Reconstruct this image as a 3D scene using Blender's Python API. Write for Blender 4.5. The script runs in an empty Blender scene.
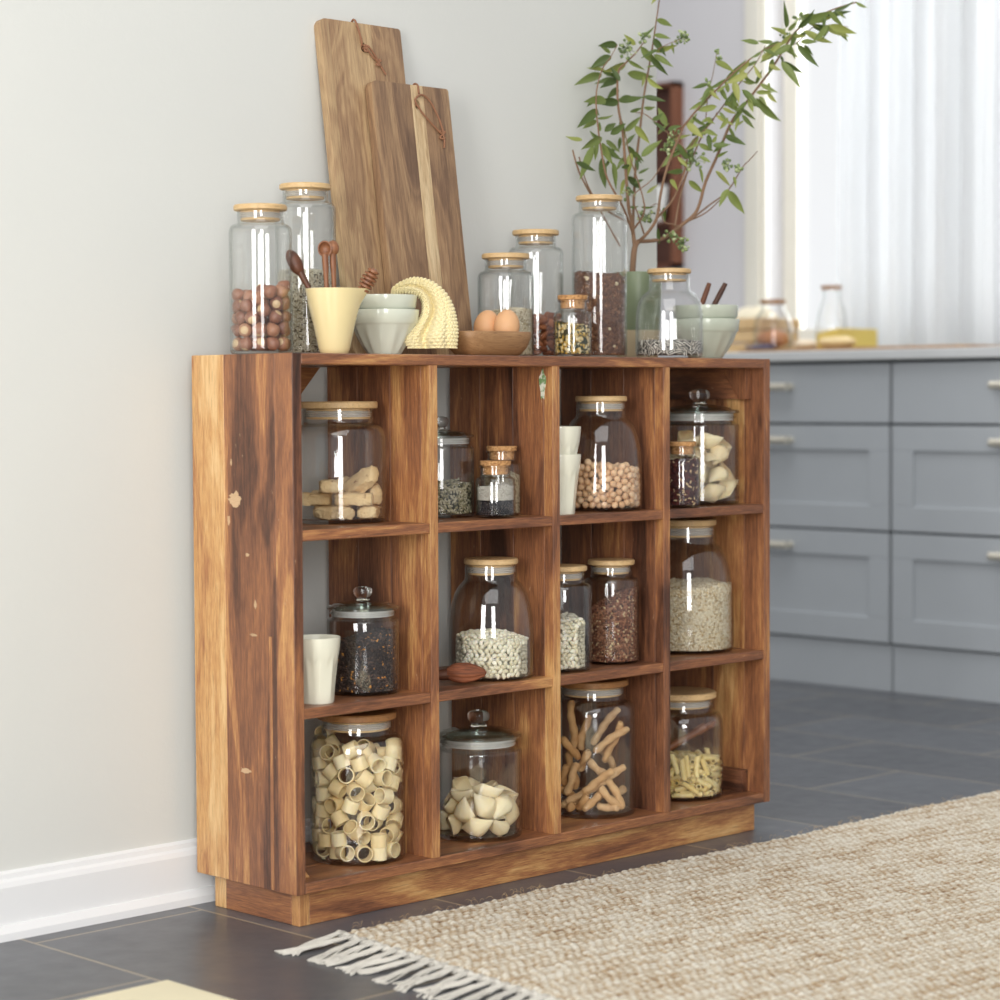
import bpy, bmesh, math, random
import numpy as np
from mathutils import Vector, Matrix, Euler, Quaternion
random.seed(11); rng = np.random.default_rng(7)
SC = bpy.context.scene; COL = SC.collection; PI = math.pi

# ---------------------------------------------------------------- camera
F_PX, CX, CY, CZ, YAW, PIT, ROL = 2284.4667, -2.30633, -2.82202, 0.85388, 0.775388, -0.0447624, -0.00502
FW = Vector((math.sin(YAW)*math.cos(PIT), math.cos(YAW)*math.cos(PIT), math.sin(PIT)))
_r = Vector((math.cos(YAW), -math.sin(YAW), 0)); _u = _r.cross(FW)
RT = _r*math.cos(ROL) + _u*math.sin(ROL); UP = _u*math.cos(ROL) - _r*math.sin(ROL)
CAM = Vector((CX, CY, CZ))
cd = bpy.data.cameras.new('camera'); cam = bpy.data.objects.new('camera', cd); COL.objects.link(cam)
cam.matrix_world = Matrix(((RT.x, UP.x, -FW.x, CX), (RT.y, UP.y, -FW.y, CY), (RT.z, UP.z, -FW.z, CZ), (0, 0, 0, 1)))
cd.sensor_width = 36; cd.lens = F_PX*36/1000; cd.clip_end = 60
cd.dof.use_dof = True; cd.dof.focus_distance = 3.98; cd.dof.aperture_fstop = 3.3
SC.camera = cam

# ---------------------------------------------------------------- world, daylight, added fills, exposure
w = bpy.data.worlds.new('world'); SC.world = w; w.use_nodes = True
bg = w.node_tree.nodes['Background']; wn = w.node_tree.nodes; wl = w.node_tree.links
# a pale room light all round, and the bright hazy day outside beyond the kitchen window
tc = wn.new('ShaderNodeTexCoord'); sp = wn.new('ShaderNodeSeparateXYZ'); wl.new(tc.outputs['Generated'], sp.inputs[0])
m1 = wn.new('ShaderNodeMapRange'); m1.inputs[1].default_value = .60; m1.inputs[2].default_value = .70; wl.new(sp.outputs[0], m1.inputs[0])
m2 = wn.new('ShaderNodeMapRange'); m2.inputs[1].default_value = .62; m2.inputs[2].default_value = .45; wl.new(sp.outputs[2], m2.inputs[0])
m3 = wn.new('ShaderNodeMath'); m3.operation = 'MULTIPLY'; wl.new(m1.outputs[0], m3.inputs[0]); wl.new(m2.outputs[0], m3.inputs[1])
m4 = wn.new('ShaderNodeMath'); m4.operation = 'MULTIPLY_ADD'; wl.new(m3.outputs[0], m4.inputs[0]); m4.inputs[1].default_value = .62; m4.inputs[2].default_value = .57
bg.inputs[0].default_value = (0.97, 0.98, 1.0, 1); wl.new(m4.outputs[0], bg.inputs[1])

def area_light(name, loc, target, sx, sy, power, col=(1, 1, 1)):
    l = bpy.data.lights.new(name, 'AREA'); l.shape = 'RECTANGLE'; l.size = sx; l.size_y = sy; l.energy = power; l.color = col
    o = bpy.data.objects.new(name, l); COL.objects.link(o); o.location = loc
    o.rotation_euler = (Vector(target)-Vector(loc)).to_track_quat('-Z', 'Y').to_euler(); return o
area_light('daylight_left_window', (-4.1, -1.9, 1.5), (0.5, 0, 1.5), 1.1, 2.3, 118, (1, .99, .975))
area_light('daylight_rear_window', (-3.0, -4.4, 1.5), (0.6, 0, 1.3), 1.05, 2.3, 118, (1, .99, .975))
area_light('overhead_fill', (-1.6, -2.2, 3.6), (0.3, -0.2, 0.6), 3.0, 3.0, 66, (1, .99, .98))  # added overhead fill for the shelf front, not a known roof opening
area_light('kitchen_fill', (2.2, 1.2, 3.4), (2.5, 1.3, 0), 1.8, 1.8, 55, (.98, .99, 1))  # invented lamp above the kitchen, put in to brighten its wall
area_light('daylight_kitchen_window', (4.15, 1.40, 1.85), (0.5, 1.40, 1.85), 2.7, 2.2, 105, (.97, .985, 1))
SC.view_settings.view_transform = 'Standard'; SC.view_settings.look = 'None'
SC.view_settings.gamma = 1; SC.view_settings.use_curve_mapping = False; SC.view_settings.exposure = -0.26
SC.cycles.transparent_max_bounces = 40; SC.cycles.max_bounces = 14; SC.cycles.transmission_bounces = 14

# ---------------------------------------------------------------- helpers
def ray(px, py): return FW + RT*((px-500)/F_PX) - UP*((py-500)/F_PX)
def at(px, py, Y):                     # the point of the plane y = Y seen there
    d = ray(px, py); return CAM + d*((Y-CY)/d.y)
def atd(px, py, D): return CAM + ray(px, py)*D
def depth(p): return (Vector(p)-CAM).dot(FW)

def tag(o, label=None, cat=None, group=None, kind=None):
    if label: o['label'] = label
    if cat: o['category'] = cat
    if group: o['group'] = group
    if kind: o['kind'] = kind
    return o
def empty(name, loc, label, cat, group=None, rz=0):
    o = bpy.data.objects.new(name, None); o.empty_display_size = .05; COL.objects.link(o)
    o.location = loc; o.rotation_euler = (0, 0, rz); return tag(o, label, cat, group)
def copy_tree(o, parent=None):
    c = o.copy(); COL.objects.link(c)
    if parent: c.parent = parent
    for ch in list(o.children): copy_tree(ch, c)
    return c

class MB:
    """collects pieces into one mesh; gc = grain coordinates, tone = lightness of the plank"""
    def __init__(s): s.v = []; s.f = []; s.g = []; s.t = []; s.m = []
    def absorb(s, bm, M=None, grain=0, tone=.5, seed=None, mat=0, gfn=None):
        n = len(s.v); so = random.random()*40 if seed is None else seed*3.37
        bm.verts.ensure_lookup_table()
        for v in bm.verts:
            c = v.co
            if gfn: g = gfn(c)
            elif grain == 0: g = (c.x, c.y, c.z)
            elif grain == 1: g = (c.y, c.x, c.z)
            else: g = (c.z, c.x, c.y)
            s.g.append((g[0]+so, g[1]+so*.7, g[2]+so*.3)); s.t.append(tone)
            s.v.append(tuple(M @ c if M else c))
        for f in bm.faces: s.f.append([n+v.index for v in f.verts]); s.m.append(mat)
        bm.free()
    def box(s, a, b, grain=0, tone=.5, seed=None, bev=.0015, M=None, mat=0, seg=1):
        bm = bmesh.new(); bmesh.ops.create_cube(bm, size=1)
        for v in bm.verts: v.co = Vector([(a[i]+b[i])/2 + v.co[i]*(b[i]-a[i]) for i in range(3)])
        if bev: bmesh.ops.bevel(bm, geom=bm.edges[:], offset=bev, segments=seg, affect='EDGES', profile=.6)
        bm.verts.index_update(); s.absorb(bm, M, grain, tone, seed, mat)
    def prism(s, pts, z0, z1, axis='z', grain=0, tone=.5, seed=None, bev=0, M=None, hole=None, mat=0):
        bm = bmesh.new()
        def mk(p, q): return {'z': (p, q, z0), 'y': (p, z0, q), 'x': (z0, p, q)}[axis]
        loops = [pts]+([hole] if hole else [])
        if hole:
            es = []
            for L in loops:
                vs = [bm.verts.new(mk(*p)) for p in L]
                es += [bm.edges.new((vs[i], vs[(i+1) % len(vs)])) for i in range(len(vs))]
            bmesh.ops.triangle_fill(bm, use_beauty=True, use_dissolve=False, edges=es)
        else: bm.faces.new([bm.verts.new(mk(*p)) for p in pts])
        d = {'z': (0, 0, z1-z0), 'y': (0, z1-z0, 0), 'x': (z1-z0, 0, 0)}[axis]
        r = bmesh.ops.extrude_face_region(bm, geom=bm.faces[:])
        bmesh.ops.translate(bm, verts=[e for e in r['geom'] if isinstance(e, bmesh.types.BMVert)], vec=d)
        if bev:
            ed = [e for e in bm.edges if len(e.link_faces) == 2 and e.calc_face_angle(0) > .8]
            bmesh.ops.bevel(bm, geom=ed, offset=bev, segments=2, affect='EDGES', profile=.6)
        bmesh.ops.recalc_face_normals(bm, faces=bm.faces[:])
        bm.verts.index_update(); s.absorb(bm, M, grain, tone, seed, mat)
    def lathe(s, prof, seg=48, M=None, rfn=None, tone=.5, seed=0, grain=0, mat=0, closed=False):
        bm = bmesh.new(); rings = []
        for r, z in prof:
            if r < 1e-6: rings.append([bm.verts.new((0, 0, z))])
            else: rings.append([bm.verts.new(((r*(rfn(2*PI*k/seg, z, r) if rfn else 1))*math.cos(2*PI*k/seg),
                                              (r*(rfn(2*PI*k/seg, z, r) if rfn else 1))*math.sin(2*PI*k/seg), z)) for k in range(seg)])
        pr = list(zip(rings, rings[1:]))+([(rings[-1], rings[0])] if closed else [])
        for A, B in pr:
            for k in range(seg):
                j = (k+1) % seg
                if len(A) == 1 and len(B) == 1: break
                if len(A) == 1: bm.faces.new((A[0], B[j], B[k]))
                elif len(B) == 1: bm.faces.new((A[k], A[j], B[0]))
                else: bm.faces.new((A[k], A[j], B[j], B[k]))
        bmesh.ops.recalc_face_normals(bm, faces=bm.faces[:])
        bm.verts.index_update(); s.absorb(bm, M, grain, tone, seed, mat)
    def tube(s, pts, rad, seg=10, tone=.5, closed=False, mat=0, flat=1, seed=0):
        pts = [Vector(p) for p in pts]; n = len(pts)
        rs = rad if isinstance(rad, (list, tuple)) else [rad]*n
        bm = bmesh.new(); rings = []; ref = None; acc = 0; gl = []
        for i, p in enumerate(pts):
            if closed: t = (pts[(i+1) % n]-pts[i-1]).normalized()
            else: t = (pts[min(i+1, n-1)]-pts[max(i-1, 0)]).normalized()
            if ref is None: ref = t.orthogonal().normalized()
            ref = (ref - t*ref.dot(t)).normalized(); b = t.cross(ref)
            if i: acc += (p-pts[i-1]).length
            rings.append([bm.verts.new(p + (ref*math.cos(2*PI*k/seg) + b*math.sin(2*PI*k/seg)*flat)*rs[i]) for k in range(seg)])
            gl += [(acc, rs[i]*math.cos(2*PI*k/seg), rs[i]*math.sin(2*PI*k/seg)) for k in range(seg)]
        for i in range(n if closed else n-1):
            A, B = rings[i], rings[(i+1) % n]
            for k in range(seg): bm.faces.new((A[k], A[(k+1) % seg], B[(k+1) % seg], B[k]))
        if not closed: bm.faces.new(rings[0][::-1]); bm.faces.new(rings[-1])
        bm.verts.index_update(); it = iter(gl); s.absorb(bm, None, 0, tone, seed, mat, gfn=lambda c: next(it))
    def grid(s, P, tone=.5, mat=0, flip=False, G=None, wrap=False):   # P[i][j] points
        n = len(s.v); a, b = len(P), len(P[0])
        for i in range(a):
            for j in range(b):
                s.v.append(tuple(P[i][j])); s.g.append(tuple(G[i][j]) if G is not None else tuple(P[i][j])); s.t.append(tone)
        for i in range(a-1):
            for j in range(b if wrap else b-1):
                j2 = (j+1) % b
                q = [n+i*b+j, n+i*b+j2, n+(i+1)*b+j2, n+(i+1)*b+j]; s.f.append(q[::-1] if flip else q); s.m.append(mat)
    def mesh(s, name, mats, smooth=True, sharp=.7):
        me = bpy.data.meshes.new(name); me.from_pydata(s.v, [], s.f)
        for m in (mats if isinstance(mats, (list, tuple)) else [mats]): me.materials.append(m)
        me.attributes.new('gc', 'FLOAT_VECTOR', 'POINT').data.foreach_set('vector', np.array(s.g, 'f').ravel())
        me.attributes.new('tone', 'FLOAT', 'POINT').data.foreach_set('value', np.array(s.t, 'f'))
        me.polygons.foreach_set('material_index', np.array(s.m, 'i'))
        me.polygons.foreach_set('use_smooth', [smooth]*len(me.polygons))
        if smooth and sharp: me.set_sharp_from_angle(angle=sharp)
        me.update(); return me
    def build(s, name, mats, parent=None, smooth=True, sharp=.7, loc=None):
        o = bpy.data.objects.new(name, s.mesh(name, mats, smooth, sharp)); COL.objects.link(o)
        if parent: o.parent = parent
        if loc is not None: o.location = loc
        return o

# ---------------------------------------------------------------- materials
def srgb(r, g, b): return tuple(((c/255)/12.92 if c/255 <= .04045 else ((c/255+.055)/1.055)**2.4) for c in (r, g, b))+(1,)
class NT:
    def __init__(s, name):
        s.mat = bpy.data.materials.new(name); s.mat.use_nodes = True; s.t = s.mat.node_tree; s.n = s.t.nodes
        s.b = s.n['Principled BSDF']; s.out = s.n['Material Output']
    def new(s, typ, **kw):
        n = s.n.new(typ)
        for k, v in kw.items():
            if isinstance(k, str) and hasattr(n, k) and k not in ('inputs',): setattr(n, k, v)
        return n
    def link(s, a, b): s.t.links.new(a, b)
    def val(s, sock, v):
        if hasattr(v, 'is_linked') or isinstance(v, bpy.types.NodeSocket): s.link(v, sock)
        else: sock.default_value = v
    def attr(s, name='gc'): n = s.new('ShaderNodeAttribute'); n.attribute_name = name; return n
    def mapping(s, vec, scale=(1, 1, 1), loc=(0, 0, 0)):
        n = s.new('ShaderNodeMapping'); s.link(vec, n.inputs[0]); n.inputs['Scale'].default_value = scale; n.inputs['Location'].default_value = loc; return n.outputs[0]
    def noise(s, vec, scale=5, detail=3, rough=.5, dist=0):
        n = s.new('ShaderNodeTexNoise'); s.link(vec, n.inputs['Vector']); n.inputs['Scale'].default_value = scale
        n.inputs['Detail'].default_value = detail; n.inputs['Roughness'].default_value = rough; n.inputs['Distortion'].default_value = dist; return n.outputs[0]
    def vor(s, vec, scale, out='Color', feature='F1'):
        n = s.new('ShaderNodeTexVoronoi'); n.feature = feature; s.link(vec, n.inputs['Vector']); n.inputs['Scale'].default_value = scale; return n.outputs[out]
    def math(s, op, a, b=0.0, c=None, clamp=False):
        n = s.new('ShaderNodeMath'); n.operation = op; n.use_clamp = clamp; s.val(n.inputs[0], a); s.val(n.inputs[1], b)
        if c is not None: s.val(n.inputs[2], c)
        return n.outputs[0]
    def ramp(s, fac, stops, interp='LINEAR'):
        n = s.new('ShaderNodeValToRGB'); s.link(fac, n.inputs[0]); e = n.color_ramp.elements; n.color_ramp.interpolation = interp
        while len(e) < len(stops): e.new(.5)
        for i, (p, c) in enumerate(stops): e[i].position = p; e[i].color = c
        return n.outputs[0]
    def mix(s, fac, a, b, blend='MIX'):
        n = s.new('ShaderNodeMix'); n.data_type = 'RGBA'; n.blend_type = blend; s.val(n.inputs[0], fac); s.val(n.inputs[6], a); s.val(n.inputs[7], b); return n.outputs[2]
    def bump(s, h, strength=.3, dist=.002):
        n = s.new('ShaderNodeBump'); s.link(h, n.inputs['Height']); n.inputs['Strength'].default_value = strength; n.inputs['Distance'].default_value = dist
        s.link(n.outputs[0], s.b.inputs['Normal']); return n
    def coord(s, which='Object'): return s.new('ShaderNodeTexCoord').outputs[which]
    def base(s, c): s.val(s.b.inputs['Base Color'], c)
    def set(s, **kw):
        for k, v in kw.items(): s.b.inputs[k.replace('_', ' ')].default_value = v
        return s

def plain(name, col, rough=.5, var=0, metal=0, coat=0, bump=None, sss=0):
    m = NT(name); m.set(Roughness=rough, Metallic=metal)
    if coat: m.b.inputs['Coat Weight'].default_value = coat; m.b.inputs['Coat Roughness'].default_value = .08
    if sss: m.b.inputs['Subsurface Weight'].default_value = sss; m.b.inputs['Subsurface Radius'].default_value = (.01, .006, .003); m.b.inputs['Subsurface Scale'].default_value = .3
    n = m.noise(m.coord(), 9, 4)
    d = tuple(c*(1-var) for c in col[:3])+(1,); e = tuple(min(1, c*(1+var)) for c in col[:3])+(1,)
    m.base(m.ramp(n, [(.3, d), (.7, e)]))
    if bump: m.bump(m.noise(m.coord(), bump[0], 3), bump[1], bump[2])
    return m.mat

def wood(name, stops, fig=.5, streak=.5, fine=.25, rings=.07, rough=.45, ringf=38, scuff=0, coat=0.0):
    m = NT(name); g = m.attr('gc').outputs['Vector']; t = m.attr('tone').outputs['Fac']
    n1 = m.noise(m.mapping(g, (1.5, 8.5, 8.5)), 1.5, 3, .55, 1.1)
    n2 = m.noise(m.mapping(g, (4, 85, 85)), 2.2, 3, .6, .35)
    n3 = m.noise(m.mapping(g, (16, 380, 380)), 2.5, 3, .6)
    s = m.math('SINE', m.math('MULTIPLY', n1, ringf*2.0))
    v = m.math('MULTIPLY_ADD', m.math('SUBTRACT', n1, .5), fig*2.4, t)
    v = m.math('MULTIPLY_ADD', m.math('SUBTRACT', n2, .5), streak*1.4, v)
    v = m.math('MULTIPLY_ADD', m.math('SUBTRACT', n3, .5), fine*1.6, v)
    v = m.math('MULTIPLY_ADD', s, rings, v)
    pore = m.math('MULTIPLY', m.math('SUBTRACT', m.noise(m.mapping(g, (14, 420, 420)), 1.7, 2, .5), .59), 9, clamp=True)
    c = m.mix(m.math('MULTIPLY', pore, .38), m.ramp(v, stops), (.03, .016, .01, 1))
    if scuff:
        k = m.math('MULTIPLY', m.math('SUBTRACT', m.noise(m.mapping(g, (30, 90, 90)), 2, 4, .7), .66), 14, clamp=True)
        k2 = m.math('MULTIPLY', m.math('SUBTRACT', m.noise(m.mapping(g, (4, 9, 9)), 1, 2), .48), 6, clamp=True)
        c = m.mix(m.math('MULTIPLY', m.math('MULTIPLY', k, k2), scuff), c, srgb(214, 186, 150))
        k3 = m.math('MULTIPLY', m.math('SUBTRACT', m.noise(m.mapping(g, (5, 14, 14), (3, 9, 1)), 1.3, 4, .7), .70), 12, clamp=True)
        c = m.mix(m.math('MULTIPLY', k3, .6), c, srgb(40, 24, 16))
    m.base(c); m.set(Roughness=rough); m.bump(n3, .18, .0012)
    if coat: m.b.inputs['Coat Weight'].default_value = coat; m.b.inputs['Coat Roughness'].default_value = .3
    return m.mat

M = {}
M['sheesham'] = wood('reclaimed_hardwood', [(0, srgb(52, 33, 24)), (.2, srgb(86, 54, 39)), (.42, srgb(130, 84, 58)), (.6, srgb(168, 112, 72)), (.8, srgb(206, 156, 98)), (1, srgb(228, 190, 136))], .48, .32, .42, .04, .42, 16, .9, .14)
M['acacia'] = wood('acacia_board', [(0, srgb(78, 58, 44)), (.25, srgb(122, 94, 72)), (.5, srgb(158, 126, 94)), (.75, srgb(190, 160, 120)), (1, srgb(220, 196, 156))], .36, .26, .3, .07, .5, 24)
M['bamboo'] = wood('pale_lid_wood', [(0, srgb(184, 146, 98)), (.5, srgb(214, 180, 130)), (1, srgb(232, 206, 162))], .1, .5, .3, .0, .5)
M['oldlid'] = wood('aged_lid_wood', [(0, srgb(110, 74, 44)), (.5, srgb(160, 112, 66)), (1, srgb(196, 150, 96))], .2, .5, .3, .0, .5)
M['utensil'] = wood('utensil_wood', [(0, srgb(66, 38, 26)), (.4, srgb(112, 68, 46)), (.75, srgb(156, 104, 68)), (1, srgb(196, 150, 106))], .25, .3, .3, .03, .45)
M['tray'] = wood('tray_wood', [(0, srgb(120, 86, 56)), (.5, srgb(164, 124, 84)), (1, srgb(196, 160, 116))], .3, .35, .3, .04, .5)
M['shelfbox'] = wood('dark_red_wood', [(0, srgb(58, 28, 18)), (.5, srgb(100, 56, 36)), (1, srgb(140, 88, 60))], .2, .3, .2, .0, .5)

def glass_mat(name, tint=(.994, .996, .994), edge=(.42, .47, .45), k=1.0, pw=3.9):
    m = NT(name); n = m.n; n.remove(m.b)
    lw = m.new('ShaderNodeLayerWeight'); lw.inputs[0].default_value = .5
    f = lw.outputs['Facing']
    f5 = m.math('POWER', f, 4.6)
    fr = m.math('MULTIPLY_ADD', f5, .92, .050*k)
    tr = m.new('ShaderNodeBsdfTransparent'); m.link(m.mix(m.math('POWER', f, pw), tint+(1,), edge+(1,)), tr.inputs[0])
    gl = m.new('ShaderNodeBsdfGlossy'); gl.inputs['Roughness'].default_value = .015; gl.inputs['Color'].default_value = (1, 1, 1, 1)
    mx = m.new('ShaderNodeMixShader'); m.link(fr, mx.inputs[0]); m.link(tr.outputs[0], mx.inputs[1]); m.link(gl.outputs[0], mx.inputs[2])
    m.link(mx.outputs[0], m.out.inputs[0]); return m.mat
M['glass'] = glass_mat('clear_jar_glass')
M['lidglass'] = glass_mat('lid_glass', (.95, .97, .955), (.50, .58, .54), 2.6, 1.8)
m = NT('solid_glass'); m.set(Roughness=.02); m.b.inputs['Transmission Weight'].default_value = 1; m.b.inputs['IOR'].default_value = 1.48; m.base((.97, .985, .97, 1)); M['solidglass'] = m.mat
m = NT('silicone_seal'); m.set(Roughness=.35); m.base(srgb(232, 232, 228)); m.b.inputs['Alpha'].default_value = .42; M['seal'] = m.mat
m = NT('cork'); c_ = m.coord(); m.base(m.ramp(m.vor(c_, 420), [(.1, srgb(126, 84, 48)), (.4, srgb(190, 140, 88)), (.9, srgb(214, 168, 114))])); m.set(Roughness=.85); m.bump(m.noise(c_, 500, 2), .6, .001); M['cork'] = m.mat

# ================================================================ the room
def struct(name, mb, mat, smooth=False): return tag(mb.build(name, mat, smooth=smooth), kind='structure')
WY = .305                                                # the plane of the wall behind the shelf unit
m = NT('slate_floor'); g = m.coord()
sx = m.new('ShaderNodeSeparateXYZ'); m.link(g, sx.inputs[0]); cx_ = m.new('ShaderNodeCombineXYZ')
m.link(m.math('ADD', sx.outputs[1], -.235+.62*8), cx_.inputs[0]); m.link(m.math('ADD', sx.outputs[0], .012+.328*20), cx_.inputs[1])
bt = m.new('ShaderNodeTexBrick'); m.link(cx_.outputs[0], bt.inputs['Vector']); bt.offset = .5
for k, v in (('Scale', 1), ('Mortar Size', .0028), ('Mortar Smooth', .2), ('Brick Width', .62), ('Row Height', .328), ('Bias', 0)): bt.inputs[k].default_value = v
bt.inputs['Color1'].default_value = srgb(92, 93, 97); bt.inputs['Color2'].default_value = srgb(106, 108, 113); bt.inputs['Mortar'].default_value = srgb(150, 140, 122)
nn = m.noise(g, 5, 5, .6)
slate = m.mix(m.math('MULTIPLY', nn, .7), bt.outputs['Color'], srgb(72, 74, 79))
m.base(m.mix(bt.outputs['Fac'], slate, srgb(158, 146, 126)))
m.link(m.math('MULTIPLY_ADD', m.noise(g, 18, 4), .22, .22), m.b.inputs['Roughness'])
m.bump(m.math('SUBTRACT', m.noise(g, 9, 5, .6), m.math('MULTIPLY', bt.outputs['Fac'], .8)), .22, .006)
b = MB(); b.box((-5, -5.5, -.1), (4.2, 5.5, 0), bev=0); struct('floor', b, m.mat)

def plaster(name, c, k=.05):
    m = NT(name); co = m.coord(); n = m.noise(co, 2.2, 3)
    m.base(m.ramp(n, [(.3, tuple(x*.975 for x in c[:3])+(1,)), (.7, c)])); m.set(Roughness=.92)
    m.bump(m.noise(co, 95, 3, .6), k*3, .0025); return m.mat
b = MB(); b.box((-5, WY, 0), (1.215, WY+.13, 3.0), bev=.003); struct('wall_back', b, plaster('warm_white_plaster', srgb(217, 218, 213)))
wp = plain('white_gloss_paint', srgb(236, 237, 237), .35, .01)
b = MB(); b.prism([(WY, 0), (WY-.016, 0), (WY-.016, .082), (WY-.013, .090), (WY-.008, .094), (WY-.007, .102), (WY, .106)], -5, 1.215, 'x')
b.prism([(WY-.015, 0), (WY-.030, 0), (WY-.029, .012), (WY-.021, .022), (WY-.015, .024)], -5, 1.215, 'x'); struct('baseboard_back', b, wp)
KW = 3.75                                                # the kitchen wall with its window
mk = plaster('cool_white_plaster', srgb(206, 204, 206), .02)
WY0, WY1, WZ0, WZ1 = .55, 2.06, 1.02, 2.75
b = MB(); b.box((KW, -5.5, 0), (KW+.2, WY0, 3.0), bev=0); b.box((KW, WY1, 0), (KW+.2, 5.5, 3.0), bev=0)
b.box((KW, WY0, 0), (KW+.2, WY1, WZ0), bev=0); b.box((KW, WY0, WZ1), (KW+.2, WY1, 3.0), bev=0); struct('wall_right', b, mk)
fm = plain('window_frame_paint', srgb(226, 222, 210), .4, .01)
b = MB()
for y0, y1 in ((WY1-.005, WY1+.085), (WY0-.085, WY0+.005)): b.box((KW-.022, y0, WZ0-.08), (KW+.0, y1, WZ1+.08)); b.box((KW-.034, y0+.02, WZ0-.08), (KW-.022, y1-.03, WZ1+.08))
b.box((KW-.022, WY0, WZ1), (KW, WY1, WZ1+.08)); b.box((KW-.05, WY0-.1, WZ0-.04), (KW+.1, WY1+.1, WZ0-.005))
for y in (WY1-.03, (WY0+WY1)/2+.02, (WY0+WY1)/2-.02, WY0+.03): b.box((KW+.08, y-.03, WZ0), (KW+.12, y+.03, WZ1))
for z in (WZ0+.03, WZ1-.03): b.box((KW+.08, WY0, z-.03), (KW+.12, WY1, z+.03))
struct('window_1', b, fm)
b = MB(); b.box((KW+.098, WY0+.05, WZ0+.05), (KW+.102, WY1-.05, WZ1-.05), bev=0); struct('window_2', b, M['glass'])

# sheer curtain
m = NT('sheer_curtain_cloth'); m.n.remove(m.b)
d1 = m.new('ShaderNodeBsdfDiffuse'); d1.inputs[0].default_value = srgb(244, 244, 244); tl = m.new('ShaderNodeBsdfTranslucent'); tl.inputs[0].default_value = srgb(200, 202, 204)
tp = m.new('ShaderNodeBsdfTransparent'); a1 = m.new('ShaderNodeMixShader'); a1.inputs[0].default_value = .5; m.link(d1.outputs[0], a1.inputs[1]); m.link(tl.outputs[0], a1.inputs[2])
a2 = m.new('ShaderNodeMixShader'); a2.inputs[0].default_value = .12; m.link(a1.outputs[0], a2.inputs[1]); m.link(tp.outputs[0], a2.inputs[2]); m.link(a2.outputs[0], m.out.inputs[0])
b = MB(); P = []
for i in range(12):
    z = .992+(2.72-.992)*i/11
    P.append([(KW-.075+.028*math.sin(k*.52+.25*math.sin(i*.5))+.008*math.sin(k*1.3), .62+1.10*k/150, z) for k in range(151)])
b.grid(P); Pb = [[(x+.0012, y, z) for x, y, z in r] for r in P]; b.grid(Pb, flip=True)
tag(b.build('curtain', m.mat), 'sheer white curtain hanging in folds at the bright window', 'curtain')

# ================================================================ kitchen run
grey = plain('grey_cabinet_paint', srgb(174, 179, 183), .5, .015)
dark = plain('shadow_gap_board', srgb(70, 74, 78), .7)
brass = plain('brushed_handle_metal', srgb(226, 220, 204), .38, .02, metal=.6)
KX = 3.073
def kitchen_unit(y0, y1, label):
    e = empty('kitchen_cabinet', (KX+.3, (y0+y1)/2, 0), label, 'cabinet', 'grey kitchen base units'); I = Matrix.Translation(-e.location)
    b = MB(); b.box((KX+.02, y0+.001, .138), (KX+.6, y1-.001, .955), M=I); b.build('body', dark, e, False)
    b = MB(); b.box((KX+.012, y0+.001, 0), (KX+.58, y1-.001, .136), M=I); b.build('plinth', grey, e, False)
    for z0, z1, shaker, hz in ((.775, .948, 0, .882), (.466, .768, 1, .724), (.142, .459, 1, .412)):
        b = MB(); a0, a1 = y0+.003, y1-.003
        if not shaker: b.box((KX, a0, z0), (KX+.02, a1, z1), M=I, bev=.002)
        else:
            s = .072; b.box((KX, a0, z1-s), (KX+.02, a1, z1), M=I); b.box((KX, a0, z0), (KX+.02, a1, z0+s), M=I)
            b.box((KX, a0, z0+s), (KX+.02, a0+s, z1-s), M=I); b.box((KX, a1-s, z0+s), (KX+.02, a1, z1-s), M=I); b.box((KX+.008, a0+s-.004, z0+s-.004), (KX+.018, a1-s+.004, z1-s+.004), M=I, bev=0)
        dr = b.build('drawer', grey, e, False)
        h = MB(); yc = (y0+y1)/2
        h.tube([(KX-.028, yc+t, hz) for t in (-.1, -.05, 0, .05, .1)], .0115); 
        for t in (-.092, .092): h.tube([(KX+.001, yc+t, hz), (KX-.014, yc+t, hz), (KX-.028, yc+t, hz)], [.011, .007, .007])
        for k in range(len(h.v)): h.v[k] = tuple(I @ Vector(h.v[k]))
        h.build('handle', brass, dr)
kitchen_unit(1.07, 1.97, 'grey drawer unit nearest the shelf, three drawers with bar handles')
kitchen_unit(.165, 1.065, 'grey drawer unit at the right edge, next along the kitchen run')
kitchen_unit(1.975, 2.875, 'grey drawer unit hidden mostly behind the wooden shelf')
b = MB(); b.box((KX-.025, .16, .957), (KW-.001, 2.88, .987), bev=.003)
tag(b.build('worktop', plain('pale_stone_worktop', srgb(206, 208, 208), .3, .03), smooth=False), 'pale stone worktop running along the grey kitchen drawers', 'worktop')

# wooden box shelf on the far wall
e = empty('wall_shelf', (KW-.026, 2.60, 1.302), 'dark wooden box shelf with compartments on the far wall', 'shelf')
b = MB(); y0, y1, z0, z1, x0 = -.17, .166-.332, 0, .644, -.05
y0, y1 = -.166, .166
b.box((-.025, y0, 0), (.025, y0+.02, z1), 2, .75); b.box((-.025, y1-.02, 0), (.025, y1, z1), 2, .75)
b.box((-.025, y0, z1-.018), (.025, y1, z1), 1, .5); b.box((-.025, y0, 0), (.025, y1, .018), 1, .5); b.build('frame', M['shelfbox'], e, False)
for z in (.156, .339): b = MB(); b.box((-.024, y0+.02, z-.008), (.020, y1-.02, z+.008), 1, .4); b.build('shelf_board', M['shelfbox'], e, False)
b = MB(); b.box((.018, y0+.01, .01), (.025, y1-.01, z1-.01), 2, .25); b.build('back_board', M['shelfbox'], e, False)
b = MB(); b.lathe([(0, 0), (.03, 0), (.05, .05), (.058, .10), (.055, .10), (.046, .05), (.02, .008), (0, .008)], 32)
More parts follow.
